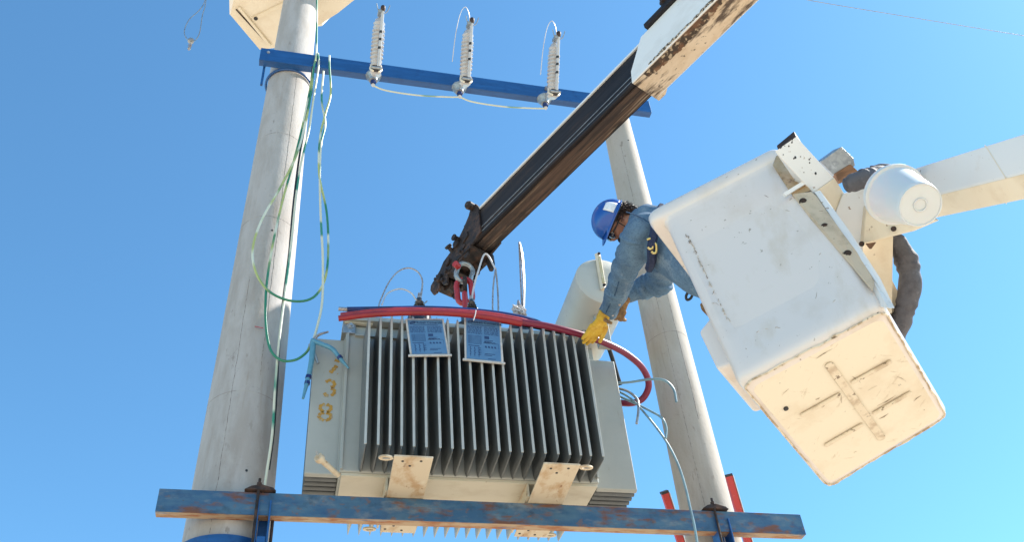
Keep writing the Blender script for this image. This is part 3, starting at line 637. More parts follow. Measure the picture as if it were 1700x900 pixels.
# ------------------------------------------------------------------ fuse cutouts
AX = Vector((0, -math.sin(R_(30)), math.cos(R_(30))))
def cutout(px, py, label):
    o = at(px, py, y=5.30)       # lower end of the insulator
    t = thing('fuse_cutout', label, 'fuse cutout', o, 'fuse cutouts on the upper crossarm')
    L = .54; prof = [(.034, -.02), (.054, 0)]
    nsh = 13
    for i in range(nsh):
        h = .02 + (L - .04) * i / nsh; d = (L - .04) / nsh
        R0 = .061 if 2 < i < 11 else .055
        prof += [(.046, h), (R0, h + d * .35), (R0, h + d * .55), (.046, h + d * .8)]
    prof += [(.038, L), (.02, L + .02)]
    MB().lathe(prof, o, AX, 20).build('insulator', m_porc, t, smooth=35)
    fr = AX.cross(EX).normalized()     # direction facing the viewer/down
    if fr.y > 0: fr = -fr
    a = o + fr * .085 + EX * .018 + AX * .03; b = o + fr * .085 + EX * .018 + AX * (L + .05)
    MB().tube([a, b], .016, 12).build('fuse_tube', m_porc, t, smooth=40)
    for h in (.16, .24, .31):
        MB().tube([a.lerp(b, h / .52 ), a.lerp(b, h / .52 + .045)], .0175, 10).build('black_band', m_black, t)
    # lower hinge
    MB().box(o + fr * .07 + AX * .015, .075, .05, .05, ux=EX, uy=fr, uz=AX).build('hinge', m_rustst, t, bevel=.006)
    MB().tube([o + fr * .10 - EX * .045 + AX * .01, o + fr * .10 + EX * .055 + AX * .01], .013, 8).build('hinge', m_iron, t)
    for s in (-1, 1):
        MB().tube(catmull([o + EX * s * .045 + AX * .06 + fr * .02, o + EX * s * .052 + fr * .06 + AX * .01, o + EX * s * .028 + fr * .11 - AX * .03], 5), .010, 6).build('hinge_arm', m_cream, t, smooth=50)
    # upper contact
    MB().box(o + fr * .05 + AX * (L + .045), .05, .10, .035, ux=EX, uy=fr, uz=AX).build('upper_contact', m_iron, t, bevel=.005)
    MB().lathe([(.020, 0), (.024, .02), (.022, .05), (.012, .06)], b, AX, 10).build('fuse_cap', m_rustst, t, smooth=40)
    for s in (-1, 1):
        MB().tube(catmull([b + EX * s * .02 - AX * .02, b + EX * s * .045 + AX * .01, b + EX * s * .062 + AX * .07], 5), .005, 6).build('contact_horn', m_iron, t)
    # mounting strap to the arm and stud
    MB().box(o + AX * .22 - fr * .07, .05, .10, .02, ux=EX, uy=fr, uz=AX).build('mount_bracket', m_iron, t, bevel=.003)
    MB().box(Vector((o.x, UY - .02, UZT - .05)), .05, .04, .02).build('mount_bracket', m_iron, t, bevel=.003)
    return t, o, b
def arrester(px, label):
    x = at(px, 130, y=UY).x; p = Vector((x, UY + .01, UZB - .002))
    t = thing('clamp_fitting', label, 'fitting', p, 'bell fittings under the upper crossarm')
    MB().lathe([(.075, 0), (.070, -.02), (.045, -.05), (.040, -.08), (.022, -.085)], p, (0, 0, 1), 16).build('bell', m_iron, t, smooth=35)
    MB().lathe([(.024, -.085), (.030, -.10), (.022, -.13)], p, (0, 0, 1), 12).build('collar', m_navy, t, smooth=35)
    MB().lathe([(.014, -.13), (.020, -.145), (.008, -.165)], p, (0, 0, 1), 10).build('tip', m_poly, t, smooth=35)
    return p + Vector((0, 0, -.15))
c1, o1, b1 = cutout(623, 121, 'leftmost white ribbed fuse cutout, nearest the thick left pole')
c2, o2, b2 = cutout(772, 139, 'middle white ribbed fuse cutout on upper crossarm')
c3, o3, b3 = cutout(917, 160, 'rightmost white ribbed fuse cutout, nearest the crane boom')
e1 = arrester(620, 'grey bell fitting below the leftmost fuse cutout')
e2 = arrester(762, 'grey bell fitting below the middle fuse cutout')
e3 = arrester(899, 'grey bell fitting below the rightmost fuse cutout')
def jump(a, b, lab, sag):
    P = catmull([a, a.lerp(b, .15) + Vector((0, 0, -sag)), a.lerp(b, .5) + Vector((0, 0, -sag * 1.2)), a.lerp(b, .85) + Vector((0, 0, -sag * .5)), b], 6)
    o = MB().tube(P, .008, 8).build('jumper_wire', m_gy2, None, loc=a, smooth=60); tag(o, lab, 'wire', 'jumper wires between the bell fittings')
jump(e1, e2, 'sagging jumper wire between left and middle bell fittings', .05)
jump(e2, e3, 'sagging jumper wire between middle and right bell fittings', .05)
for (bx, px, lab) in ((b2, (-14, 12), 'thin pinkish lead looping down left of the middle fuse cutout'), (b3, (-12, 12), 'thin pinkish lead looping down left of the rightmost fuse cutout')):
    up = AX
    P = catmull([bx - EX * .02, bx - EX * .035 + up * .10, bx - EX * .075 + up * .16, bx - EX * .12 + up * .07, bx - EX * .15 - up * .15, bx - EX * .165 - up * .42], 6)
    tag(MB().tube(P, .004, 6).build('pigtail_wire', m_poly, None, loc=bx, smooth=60), lab, 'wire', 'pigtail wires of the cutouts')

# ------------------------------------------------------------------ crane boom
BB = Vector((1.357, 5.7, 7.059)); az, el = .452, .028
BD = Vector((math.sin(az) * math.cos(el), -math.cos(az) * math.cos(el), math.sin(el))).normalized()
BS = BD.cross(EZ).normalized();  BS = -BS if BS.x > 0 else BS      # side facing the viewer (left)
BU = BD.cross(BS); BU = BU if BU.z > 0 else -BU
BW, BH = .179, .309
B = thing('crane_boom', 'telescopic crane boom with dark steel inner section and rust stained white outer section', 'crane boom', BB)
def bpt(l, s, u): return BB + BD * l + BS * s + BU * u
def bbox(l0, l1, s0, s1, u0, u1, name, mat, parent=B, bevel=.004):
    m = MB(); m.hexa([bpt(l0, s0, u0), bpt(l1, s0, u0), bpt(l1, s1, u0), bpt(l0, s1, u0), bpt(l0, s0, u1), bpt(l1, s0, u1), bpt(l1, s1, u1), bpt(l0, s1, u1)])
    o = m.build(name, mat, parent, bevel=bevel, loc=bpt(l0, 0, 0))
    return o
def orient(o):
    # give the object the boom's own axes so that grain runs along it
    rot = Matrix((BD, BS, BU)).transposed()
    if rot.determinant() < 0: rot = Matrix((BD, -BS, BU)).transposed()
    me = o.data; inv = rot.inverted()
    for v in me.vertices: v.co = inv @ v.co
    o.rotation_euler = rot.to_euler()
    return o
orient(bbox(.0, 2.45, -BW / 2, BW / 2, .006, BH, 'inner_section', m_steelg))
orient(bbox(.10, 2.45, -BW / 2 + .004, BW / 2 - .03, -.006, .0055, 'wear_face', m_wear, bevel=.002))
orient(bbox(.06, 2.42, BW / 2 + .0005, BW / 2 + .006, .0, .030, 'edge_flange', m_steelg, bevel=.001))
orient(bbox(.06, 2.42, BW / 2 + .0065, BW / 2 + .009, .029, .034, 'edge_flange', m_iron, bevel=.001))
orient(bbox(.06, 2.42, BW / 2 + .0005, BW / 2 + .004, .085, .091, 'edge_flange', m_iron, bevel=.001))
orient(bbox(.10, 2.4, BW / 2 - .01, BW / 2 + .012, BH - .004, BH + .016, 'top_edge', m_boomwhite, bevel=.001))
orient(bbox(.08, 2.4, -BW / 2 - .006, -BW / 2 - .0005, -.002, .02, 'edge_flange', m_steelg, bevel=.001))
# outer section with angled end plate
OW, OH0, OH1 = .125, -.03, BH + .022
L0 = 2.10
side = [bpt(L0 + .17, OW, OH1), bpt(L0 - .0, OW, OH0 + .12), bpt(L0 - .02, OW, OH0), bpt(6.2, OW, OH0), bpt(6.2, OW, OH1)]
def olab(o): return o
def obuild(m, name, mat, bevel=.003): 
    o = m.build(name, mat, B, loc=bpt(L0, 0, 0), bevel=bevel); return orient(o)
obuild(MB().prism(side, -BS * .012), 'outer_side_plate', m_boomwhite)
obuild(MB().prism([p - BS * (2 * OW - .012) for p in side], -BS * .012), 'outer_side_plate', m_boomwhite)
obuild(MB().prism([bpt(L0 - .02, OW - .0125, OH0), bpt(6.2, OW - .0125, OH0), bpt(6.2, -OW + .0005, OH0), bpt(L0 + .10, -OW + .0005, OH0), bpt(L0 + .05, -OW - .03, OH0), bpt(L0 - .02, -OW - .03, OH0)], BU * .012), 'outer_bottom_plate', m_boomrust)
obuild(MB().prism([bpt(L0 + .17, OW - .0125, OH1 - .012), bpt(6.2, OW - .0125, OH1 - .012), bpt(6.2, -OW + .0005, OH1 - .012), bpt(L0 + .17, -OW + .0005, OH1 - .012)], BU * .012), 'outer_top_plate', m_boomwhite)
# ragged weld bead and grime along the lower edge
m = MB(); P = []; rn = random.Random(3)
for i in range(180):
    P.append(bpt(L0 + .16 + i * .023, OW + .001 + rn.uniform(-.003, .003), OH0 + .018 + rn.uniform(-.006, .006)))
m.tube(P, [.008 + rn.uniform(-.004, .006) for _ in P], 6); obuild(m, 'weld_bead', M('flaked_bead', (.5, .45, .38), [((.05, .04, .03), (60, 60, 60), .44, .52, 1)], rough=.7, bump=(80, .6)), bevel=0)
m = MB()
for i in range(90):
    l = L0 + .10 + i * .022; w = .03 + .07 * max(0, noise.noise(Vector((l * 2.2, 0, 0))) + .35) + rn.uniform(0, .012)
    m.box(bpt(l, OW - .014 - w / 2, OH0 - .0015), .024, w, .002, ux=BD, uy=BS, uz=BU)
gr = M('black_grease_stain', (.05, .033, .022), [((.5, .38, .25), (26, 26, 26), .53, .60, .9), ((.17, .08, .04), (12, 12, 12), .48, .6, .8)], rough=.8)
obuild(m, 'grease_stain', gr, bevel=0)
for l, w in ((2.9, .012), (3.05, .10)):
    pass
# hose roller on top of outer section
orient(bbox(L0 + .24, L0 + 1.1, OW - .01, OW + .03, OH1 + .002, OH1 + .05, 'roller_bracket', m_steelg))
obuild(MB().lathe([(.04, 0), (.04, .05), (.02, .05), (.02, .07)], bpt(L0 + .46, OW - .02, OH1 + .08), BS, 14), 'guide_roller', m_rustst, bevel=0)
obuild(MB().lathe([(.03, 0), (.03, .05)], bpt(L0 + .56, OW - .02, OH1 + .11), BS, 14), 'guide_roller', m_rustst, bevel=0)
obuild(MB().tube([bpt(L0 + .40, OW, OH1 + .04), bpt(L0 + .52, OW, OH1 + .10), bpt(L0 + .66, OW, OH1 + .15)], .018, 8), 'roller_bracket', m_steelg, bevel=0)
# tip head: stacked lugs seen from below
def plate(pts, s0, s1, mat, name='tip_plate', bevel=.004):
    m = MB(); m.prism([bpt(l, s1, u) for l, u in pts], -BS * (s1 - s0)); return obuild(m, name, mat, bevel)
plate([(.24, .33), (.21, .39), (.14, .40), (.10, .33), (.02, .25), (-.06, .19), (-.12, .17), (-.18, .13), (-.29, .10), (-.35, .04), (-.43, .0), (-.49, -.03), (-.50, -.08), (-.46, -.16), (-.41, -.17), (-.39, -.09), (-.33, -.07), (-.31, -.16), (-.26, -.18), (-.24, -.08), (-.17, -.11), (-.12, -.14), (-.08, -.10), (.0, -.05), (.12, -.02), (.24, .02)], BW / 2 + .002, BW / 2 + .022, m_rustst)
plate([(.24, .33), (.10, .33), (-.03, .20), (-.16, .15), (-.27, .10), (-.40, .0), (-.46, -.05), (-.42, -.11), (-.36, -.08), (-.31, -.12), (-.25, -.08), (-.14, -.12), (-.06, -.08), (.04, -.08), (.12, -.02), (.24, .0)], -BW / 2 - .022, -BW / 2 - .002, m_rustst)
plate([(.0, .22), (-.12, .14), (-.26, .07), (-.38, -.02), (-.32, -.04), (-.1, -.03), (.0, -.012)], -BW / 2, BW / 2, m_rustst, 'tip_web', .006)
orient(bbox(-.12, .10, -BW / 2 - .03, BW / 2 + .03, -.05, -.012, 'tip_box', m_rustst))
for l, u in ((-.08, .14), (-.22, .03), (-.35, -.05)):
    obuild(MB().lathe([(.038, 0), (.038, BW + .09), ], bpt(l, -BW / 2 - .045, u), BS, 16), 'sheave_pin', m_rustst, bevel=.004)
    obuild(MB().lathe([(.060, 0), (.045, .02), (.045, .05), (.060, .07)], bpt(l, -.035, u - .03), BS, 18), 'sheave', m_rustst, bevel=0)
orient(bbox(-.46, -.38, -BW / 2, BW / 2 + .02, -.10, -.04, 'tip_web', m_rustst))
orient(bbox(-.28, -.18, -BW / 2 - .03, BW / 2 + .03, -.075, -.02, 'tip_web', m_rustst))
obuild(MB().lathe([(.035, 0), (.040, .05), (.028, .07)], bpt(.17, BW / 2 + .02, BH + .07), BS, 12), 'tip_roller', m_rustst, bevel=0)
obuild(MB().lathe([(.022, 0), (.022, .05), (.03, .05), (.03, .065)], bpt(-.05, BW / 2 + .02, .165), BS, 8), 'tip_bolt', m_rustst, bevel=0)
obuild(MB().lathe([(.020, 0), (.020, .07), (.034, .07), (.034, .09)], bpt(-.16, BW / 2 + .0, .10), BS + BU, 8), 'tip_bolt', m_rustst, bevel=0)
obuild(MB().lathe([(.03, 0), (.035, .10), (.02, .16)], bpt(.08, -BW / 2 - .02, -.02), -EZ, 10), 'hanging_lug', m_rustst, bevel=0)
obuild(MB().tube([bpt(-.05, -.05, -.04), bpt(-.05, -.05, -.15)], .03, 8), 'hanging_lug', m_rustst, bevel=0)

rn = random.Random(17)
for i in range(16):
    l = rn.uniform(-.42, .14); u = .14 + l * .45 + rn.uniform(-.16, .05); sz = rn.uniform(.016, .034); ss = rn.choice((-1, 1)) * (BW / 2 + rn.uniform(.0, .03))
    if i % 2: obuild(MB().lathe([(sz, 0), (sz * 1.1, .012), (sz * .6, .02), (sz * .55, .04)], bpt(l, ss, u), BS if ss > 0 else -BS, 6 + i % 5), 'tip_bolt', m_rustst, 0)
    else: obuild(MB().box(bpt(l, ss, u), sz * 2.6, sz, sz * 1.6, ux=(BD + BU * rn.uniform(-.6, .6)).normalized(), uy=BS, uz=BU), 'tip_lug', m_rustst, .004)
for l, u, h_ in ((-.40, -.08, .07), (-.30, -.06, .06), (-.16, -.04, .08), (.02, -.03, .06)):
    obuild(MB().prism([bpt(l - .05, BW / 2 + .02, u), bpt(l + .04, BW / 2 + .02, u), bpt(l + .03, BW / 2 + .02, u - h_), bpt(l, BW / 2 + .02, u - h_ - .015), bpt(l - .03, BW / 2 + .02, u - h_ + .01)], -BS * .022), 'tip_lug', m_rustst, .004)
    obuild(MB().prism([bpt(l - .05, -BW / 2 + .02, u), bpt(l + .04, -BW / 2 + .02, u), bpt(l + .03, -BW / 2 + .02, u - h_), bpt(l - .02, -BW / 2 + .02, u - h_)], -BS * .022), 'tip_lug', m_rustst, .004)
# shackle and chain links
def link(c, a, b, ln, wd, r, name, mat, t):
    a = a.normalized(); b = (b - a * b.dot(a)).normalized(); P = []
    h = ln / 2 - wd / 2
    for k in range(8): th = math.pi * k / 7; P.append(c + a * h + (b * math.cos(th) + a * math.sin(th)) * wd / 2)
    for k in range(8): th = math.pi + math.pi * k / 7; P.append(c - a * h + (b * math.cos(th) + a * math.sin(th)) * wd / 2)
    return MB().tube(P, r, 10, closed=True).build(name, mat, t, smooth=60)
h0 = at(772, 452, y=5.70)
t = thing('lifting_chain', 'grey shackle and heavy red link hanging from crane tip to transformer', 'chain', h0)
link(at(771, 453, y=5.70), Vector((.3, 0, 1)), Vector((1, .2, 0)), .21, .13, .020, 'shackle', m_iron, t)
MB().lathe([(.028, 0), (.028, .05)], at(761, 443, y=5.66), (-1, -1, 0), 12).build('shackle_pin', m_redst, t, smooth=40)
link(at(771, 484, y=5.70), Vector((-.05, .0, 1)), Vector((.95, -.3, 0)), .26, .12, .024, 'red_link', m_redst, t)
link(at(772, 474, y=5.71), Vector((0, .0, 1)), Vector((.2, 1, 0)), .13, .10, .018, 'dark_link', m_rustst, t)
link(at(773, 508, y=5.70), Vector((0, 0, 1)), Vector((.3, 1, 0)), .24, .10, .022, 'lower_link', m_redst, t)
MB().lathe([(.06, -.12), (.05, -.02), (.018, .02), (.014, .08), (.022, .09)], at(784, 512, y=5.5), (0, 0, 1), 14).build('lid_eye', m_iron, T, smooth=40)

# ------------------------------------------------------------------ basket lift (main)
bt = Vector((2.197, 2.925, 4.055)); bM = Matrix(((0.685, 0.728, -0.031), (-0.714, 0.679, 0.169), (0.144, -0.093, 0.985)))
bw, bd_, bh, bs = .743, 1.076, 1.343, .961
loc = {}
for k, (u, v, w) in {'A1': (-1, -1, 1), 'A2': (1, -1, 1), 'C2': (1, 1, 1), 'C1': (-1, 1, 1), 'A4': (-1, -1, 0), 'A3': (1, -1, 0), 'B1': (1, 1, 0), 'B2': (-1, 1, 0)}.items():
    s = 1 if w else bs
    loc[k] = bt + bM @ Vector((u * bw / 2 * s, bd_ / 2 + v * bd_ / 2 * s, w * bh))
TG = {'A1': (1090, 348), 'A2': (1290, 245), 'A3': (1472, 507), 'A4': (1222, 640), 'B1': (1582, 694), 'B2': (1374, 819)}
for k, (px, py) in TG.items(): loc[k] = at(px, py, r=(loc[k] - CAMPOS).length)
def bk(u, v, w):
    a = (1 - u) / 2; b = (1 + u) / 2; c_ = (1 - v) / 2; d = (1 + v) / 2
    lo = loc['A4'] * a * c_ + loc['A3'] * b * c_ + loc['B1'] * b * d + loc['B2'] * a * d
    hi = loc['A1'] * a * c_ + loc['A2'] * b * c_ + loc['C2'] * b * d + loc['C1'] * a * d
    return lo * (1 - w) + hi * w
BK = thing('lift_bucket', 'large white fibreglass bucket the worker leans out of', 'lift bucket', bk(0, 0, 0))
def smooth01(x): x = max(0, min(1, x)); return x * x * (3 - 2 * x)
def ring(scale, w, rad, ns=16, nc=7, recess=0, flange=0):
    out = []; ru = rad; rv = rad * bw / bd_
    # path: sides A (v=-1), right, far, left with rounded corners
    def corner(cu, cv, a0):
        for i in range(nc):
            a = a0 + math.pi / 2 * i / (nc - 1)
            yield (cu + ru * math.cos(a), cv + rv * math.sin(a))
    pts = []
    segs = [((-1 + ru, -1), (1 - ru, -1)), None, ((1, -1 + rv), (1, 1 - rv)), None, ((1 - ru, 1), (-1 + ru, 1)), None, ((-1, 1 - rv), (-1, -1 + rv)), None]
    cs = [(1 - ru, -1 + rv, -math.pi / 2), (1 - ru, 1 - rv, 0), (-1 + ru, 1 - rv, math.pi / 2), (-1 + ru, -1 + rv, math.pi)]
    ci = 0
    for s in segs:
        if s is None:
            c_ = list(corner(*cs[ci])); ci += 1; pts += c_[1:-1]
        else:
            for i in range(ns + 1):
                t_ = i / ns; pts.append((s[0][0] * (1 - t_) + s[1][0] * t_, s[0][1] * (1 - t_) + s[1][1] * t_))
    for (u, v) in pts:
        vv = v
        if recess and v < -.97:
            e = min((u + .80) / .07, (1.0 - u) / .6, 1); e = max(0, e); e = e * e * (3 - 2 * e)
            vv = v + recess * e
        uu = u * scale - flange * .17 * smooth01((-u - .55) / .4)
        out.append(bk(uu, vv * scale, w))
    return out
shell = MB(); levels = []
for w, sc in ((0, .88), (.004, .93), (.014, .965), (.03, .985), (.05, .992)): levels.append(ring(sc, w, .14))
for i in range(1, 20):
    w = .05 + (.90 - .05) * i / 20
    rec = .075 * math.sin(math.pi * min(1, max(0, (w - .03) / .88))) ** 1.2
    levels.append(ring(.992 + .0 * w, w, .16, recess=rec))
for w, sc, fl_ in ((.90, .993, 0), (.925, 1.0, .10), (.932, 1.01, .55), (.938, 1.02, .95), (.955, 1.03, 1), (.985, 1.03, 1), (.997, 1.02, .9), (1.0, 1.005, .6), (.998, .97, 0), (.96, .955, 0), (.5, .95, 0), (.05, .94, 0)):
    levels.append(ring(sc, w, .16, flange=fl_))
n = len(levels[0])
fs = []
for i in range(len(levels) - 1):
    for k in range(n): fs.append((i * n + k, i * n + (k + 1) % n, (i + 1) * n + (k + 1) % n, (i + 1) * n + k))
fs.append(tuple((len(levels) - 1) * n + k for k in range(n)))
shell.add([p for l in levels for p in l], fs)
sh = shell.build('shell', m_fiber, BK, smooth=50)
# floor skin just proud of the shell (scuffed)
fl = MB(); rgs = [ring(.88 * q_, -.0 , .14) for q_ in (1, .8, .6, .4, .2)]; n = len(rgs[0])
fl.add([p for r_ in rgs for p in r_] + [bk(0, 0, 0)], [(i * n + k, i * n + (k + 1) % n, (i + 1) * n + (k + 1) % n, (i + 1) * n + k) for i in range(4) for k in range(n)] + [(4 * n + k, 4 * n + (k + 1) % n, 5 * n) for k in range(n)])
fl.build('floor', m_floor, BK, smooth=30)
# ribs on the floor: long rib along v, four short ones along u
def rib(u0, v0, u1, v1, wd, h=.010, name='floor_rib'):
    a = bk(u0, v0, -.003); b = bk(u1, v1, -.003); d = (b - a).normalized(); up = (bk(0, 0, 0) - bk(0, 0, 1)).normalized(); s = d.cross(up).normalized()
    P = []; k = 8
    for i in range(k + 1): th = -math.pi / 2 + math.pi * i / k; P.append(b + (d * math.cos(th) + s * math.sin(th)) * wd)
    for i in range(k + 1): th = math.pi / 2 + math.pi * i / k; P.append(a + (d * math.cos(th) + s * math.sin(th)) * wd)
    m = MB(); n = len(P); cen = sum(P, Vector()) / n
    top = [p * 1 + up * h for p in P]; top = [p + ((cen + up * h) - p).normalized() * wd * .35 if False else p for p in top]
    m.prism(P, up * h); return m.build(name, m_scuff, BK, bevel=.004)
rib(.06, -.66, .06, .66, .020, .005)
rib(.06 + .12, -.30, .68, -.30, .012); rib(.06 + .12, .26, .68, .26, .012)
rib(.06 - .12, -.24, -.58, -.24, .012); rib(.06 - .12, .32, -.58, .32, .012)
for u, v in ((-.72, -.30), (-.62, -.36)): pass
MB().lathe([(.012, -.004), (.012, .004)], bk(-.70, -.42, -.003), (bk(0, 0, 0) - bk(0, 0, 1)), 10).build('drain_hole', m_black, BK)
MB().lathe([(.015, -.004), (.013, .008)], bk(.86, -.93, .018), (bk(0, -1, 0) - bk(0, 1, .2)), 10).build('corner_bolt', m_rustst, BK)
# step pocket on the left side near the bottom
st = MB(); c8 = [bk(-1.20, -.80, .17), bk(-.9, -.80, .15), bk(-.9, -.02, .15), bk(-1.20, -.02, .17), bk(-1.22, -.80, .37), bk(-.9, -.80, .42), bk(-.9, -.02, .42), bk(-1.22, -.02, .37)]
st.hexa(c8).build('step_pocket', m_fiber, BK, bevel=.018, seg=3)

# scratches, scuffs and the dirty rubbed edge of the floor
m = MB(); rn = random.Random(33)
for i in range(14):
    u, v = rn.uniform(-.85, .85), rn.uniform(-.85, .85); k_ = rn.random(); du, dv = (rn.uniform(.05, .28), rn.uniform(-.04, .04)) if k_ < .6 else (rn.uniform(-.08, .08), rn.uniform(-.15, .15))
    m.tube(catmull([bk(u, v, -.0012), bk(u + du * .5 + rn.uniform(-.01, .01), v + dv * .5 + rn.uniform(-.01, .01), -.0018), bk(u + du, v + dv, -.0008)], 3), [.0004, rn.uniform(.0009, .0022), .0004], 5)
m.build('floor_scratches', m_mark, BK, kind='stuff')
m = MB(); P = ring(.945, .0045, .14)
for rep in range(3):
    Q = [p + Vector((rn.uniform(-.004, .004), rn.uniform(-.004, .004), rn.uniform(-.004, .004))) for p in P]
    m.tube(Q, [rn.uniform(.0015, .0055) for _ in Q], 5, closed=True)
m.build('rubbed_edge', m_rub, BK)
m = MB()
for i in range(26):
    u, w = rn.uniform(-.9, .9), rn.uniform(.06, .86); rc = .0
    a = (u, w); L_ = rn.uniform(.02, .09); du, dw = L_ * rn.uniform(-1, 1), L_ * rn.uniform(-.5, .5)
    def sp(u_, w_):
        e = min((u_ + .80) / .07, (1.0 - u_) / .6, 1); e = max(0, e); e = e * e * (3 - 2 * e)
        rec_ = .075 * math.sin(math.pi * min(1, max(0, (w_ - .03) / .88))) ** 1.2
        return bk(u_ * .992, (-1 + rec_ * e) * .992 - .0012, w_)
    m.tube([sp(u, w), sp(u + du * .5, w + dw * .6), sp(u + du, w + dw)], [.0005, rn.uniform(.0009, .0018), .0005], 5)
for i in range(60):   # rubbed line where the panel begins on the left
    w = .30 + .5 * i / 60 + rn.uniform(-.01, .01); u = -.76 + rn.uniform(-.012, .012)
    m.tube([sp(u, w), sp(u + rn.uniform(-.01, .02), w - rn.uniform(.004, .02))], rn.uniform(.001, .003), 4)
m.build('side_scratches', m_mark, BK, kind='stuff')
rn = random.Random(21)
for (u, w, s) in ((-.88, .80, .02), (.62, .90, .016), (.1, .55, .01), (-.3, .62, .01), (.35, .30, .012), (-.55, .15, .012), (.75, .12, .014)):
    a = bk(u, -.94, w)
# ---- mounting plates, pivot and jib
J = thing('aerial_boom', 'white rectangular lift arm coming in from the right with pivot head', 'lift arm', at(1450, 380, r=5.4))
def edgebox(e0, e1, f2a, f2b, t0, t1, r0, r1, name, matF, matB, par=J, bevel=.004):
    """box from its lower front edge e0-e1 (pixels, ranges r0,r1), underside far corners f2a,f2b and upper front edge t0,t1"""
    a = at(*e0, r=r0); b = at(*e1, r=r1)
    a2 = at(*f2a, z=a.z); b2 = at(*f2b, z=b.z)
    def upp(p, tpx):
        # point above p along a vertical that projects closest to tpx row
        best = None
        for i in range(1, 200):
            q_ = p + Vector((0, 0, i * .006)); c_ = CAMROT.transposed() @ (q_ - CAMPOS); y = 450 + F_PX * c_.y / c_.z
            x = 850 - F_PX * c_.x / c_.z
            d = abs(y - tpx[1]) 
            if best is None or d < best[0]: best = (d, q_)
        return best[1]
    at_, bt_ = upp(a, t0), upp(b, t1); h1 = at_ - a; h2 = bt_ - b
    m = MB(); m.hexa([a, b, b2, a2, a + h1, b + h2, b2 + h2, a2 + h1]); o = m.build(name, matF, par, bevel=bevel)
    dn = Vector((0, 0, -.004)); c_ = (a + b + a2 + b2) / 4
    k = [c_ + (p - c_) * .97 + dn for p in (a, b, b2, a2)]
    MB().prism(k, Vector((0, 0, .0035))).build('underside_sheet', matB, par)
    return o
# jib (continues out of frame)
jr0, jr1 = 5.45, 4.75
a = at(1530, 330, r=jr0); b = at(1700, 287, r=jr1); d = (b - a); b = a + d * 2.2
a2 = at(1545, 368, z=a.z); off = a2 - a; off.z = 0
hz = .215
m = MB(); off = at(1700, 331, z=at(1700, 287, r=jr1).z) - at(1700, 287, r=jr1)
st_ = a - d * .12
def top_h(p, ypx):
    best = (1e9, .2)
    for i in range(1, 150):
        q_ = p + Vector((0, 0, i * .004)); c_ = CAMROT.transposed() @ (q_ - CAMPOS); y = 450 + F_PX * c_.y / c_.z; x = 850 - F_PX * c_.x / c_.z
        yy = 224 + (1700 - x) * .262
        if abs(y - yy) < best[0]: best = (abs(y - yy), i * .004)
    return best[1]
hz = top_h(at(1690, 289.5, r=jr1 + .04), 225)
up = Vector((0, 0, hz))
m.hexa([st_, b, b + off, st_ + off, st_ + up, b + up, b + off + up, st_ + off + up]).build('jib_tube', m_white, J, bevel=.008)
MB().prism([st_ + off * .03 - EZ * .003, b + off * .03 - EZ * .003, b + off * .97 - EZ * .003, st_ + off * .97 - EZ * .003], (0, 0, .0025)).build('jib_bounce_sheet', m_cream, J)  # cream sheet added to paint ground bounce under the white tube
# collar lines on jib
for f_ in (.10, .92):
    p = st_ + (b - st_) * (f_ * .45); dd = (b - st_).normalized() * .006
    MB().prism([p - off.normalized() * .002 - EZ * .004, p + off * 1.01 - EZ * .004, p + off * 1.01 + up * 1.02, p - off.normalized() * .002 + up * 1.02], dd).build('weld_seam', m_cream, J)
# knuckle under jib end: cream underside wedge
k0 = [at(*p, r=5.25) for p in ((1438, 345), (1560, 366), (1518, 384), (1432, 405))]
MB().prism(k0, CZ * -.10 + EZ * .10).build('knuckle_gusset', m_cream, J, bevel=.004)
k1 = [at(*p, r=5.28) for p in ((1400, 322), (1437, 308), (1452, 300), (1452, 345), (1438, 352), (1432, 426), (1380, 370))]
MB().prism(k1, -CZ * .06).build('knuckle_plate', m_white, J, bevel=.003)
k2 = [at(*p, r=5.42) for p in ((1428, 400), (1483, 392), (1481, 520), (1440, 530))]
MB().prism(k2, -CZ * .12 + CX * .01).build('knuckle_post', m_cream, J, bevel=.004)
k3 = [at(*p, r=5.50) for p in ((1480, 462), (1496, 494), (1485, 522), (1470, 540), (1465, 470))]
MB().prism(k3, -CZ * .05).build('knuckle_tab', m_cream, J, bevel=.003)
k4 = [at(*p, r=5.2) for p in ((1440, 404), (1455, 402), (1447, 413))]
MB().prism(k4, -CZ * .03).build('wood_wedge', m_wood, J)
for (px, py) in ((1483, 380), (1430, 405)):
    MB().lathe([(.014, 0), (.014, .008)], at(px, py, r=5.235), CZ, 10).build('bolt_head', m_rustst, J)
# pivot box beside the bucket rim
pa = at(1349, 319, r=5.12); pb = at(1384, 294, r=5.22)
pc = at(1427, 361, z=pb.z - .03); pd_ = at(1392, 383, z=pa.z - .03)
pe = at(1286, 251, r=4.98); pf = at(1322, 226, r=5.08)
back = Vector((0, 0, 0))
m = MB(); ctr = (pa + pb + pc + pd_ + pe + pf) / 6
pg = pe + (pd_ - pa); ph = pf + (pc - pb)
m.hexa([pa, pb, pc, pd_, pe, pf, ph, pg]).build('pivot_box', m_white, J, bevel=.004)
nn = (pb - pa).cross(pd_ - pa).normalized(); nn = nn if nn.dot(CAMPOS - pa) > 0 else -nn
cc_ = (pa + pb + pc + pd_) / 4
MB().prism([cc_ + (p - cc_) * .97 + nn * .002 for p in (pa, pb, pc, pd_)], nn * .002).build('pivot_bounce_sheet', m_cream, J)  # warm light from the ground, painted as a cream sheet under the box
MB().hexa([pe + (pf - pe) * .15, pf, pf.lerp(ph, .3), pe.lerp(pg, .3), pe + (pf - pe) * .15 + EZ * .03, pf + EZ * .045, pf.lerp(ph, .3) + EZ * .045, pe.lerp(pg, .3) + EZ * .02]).build('pivot_cap', m_rustst, J, bevel=.006)
_r = random.Random(4)
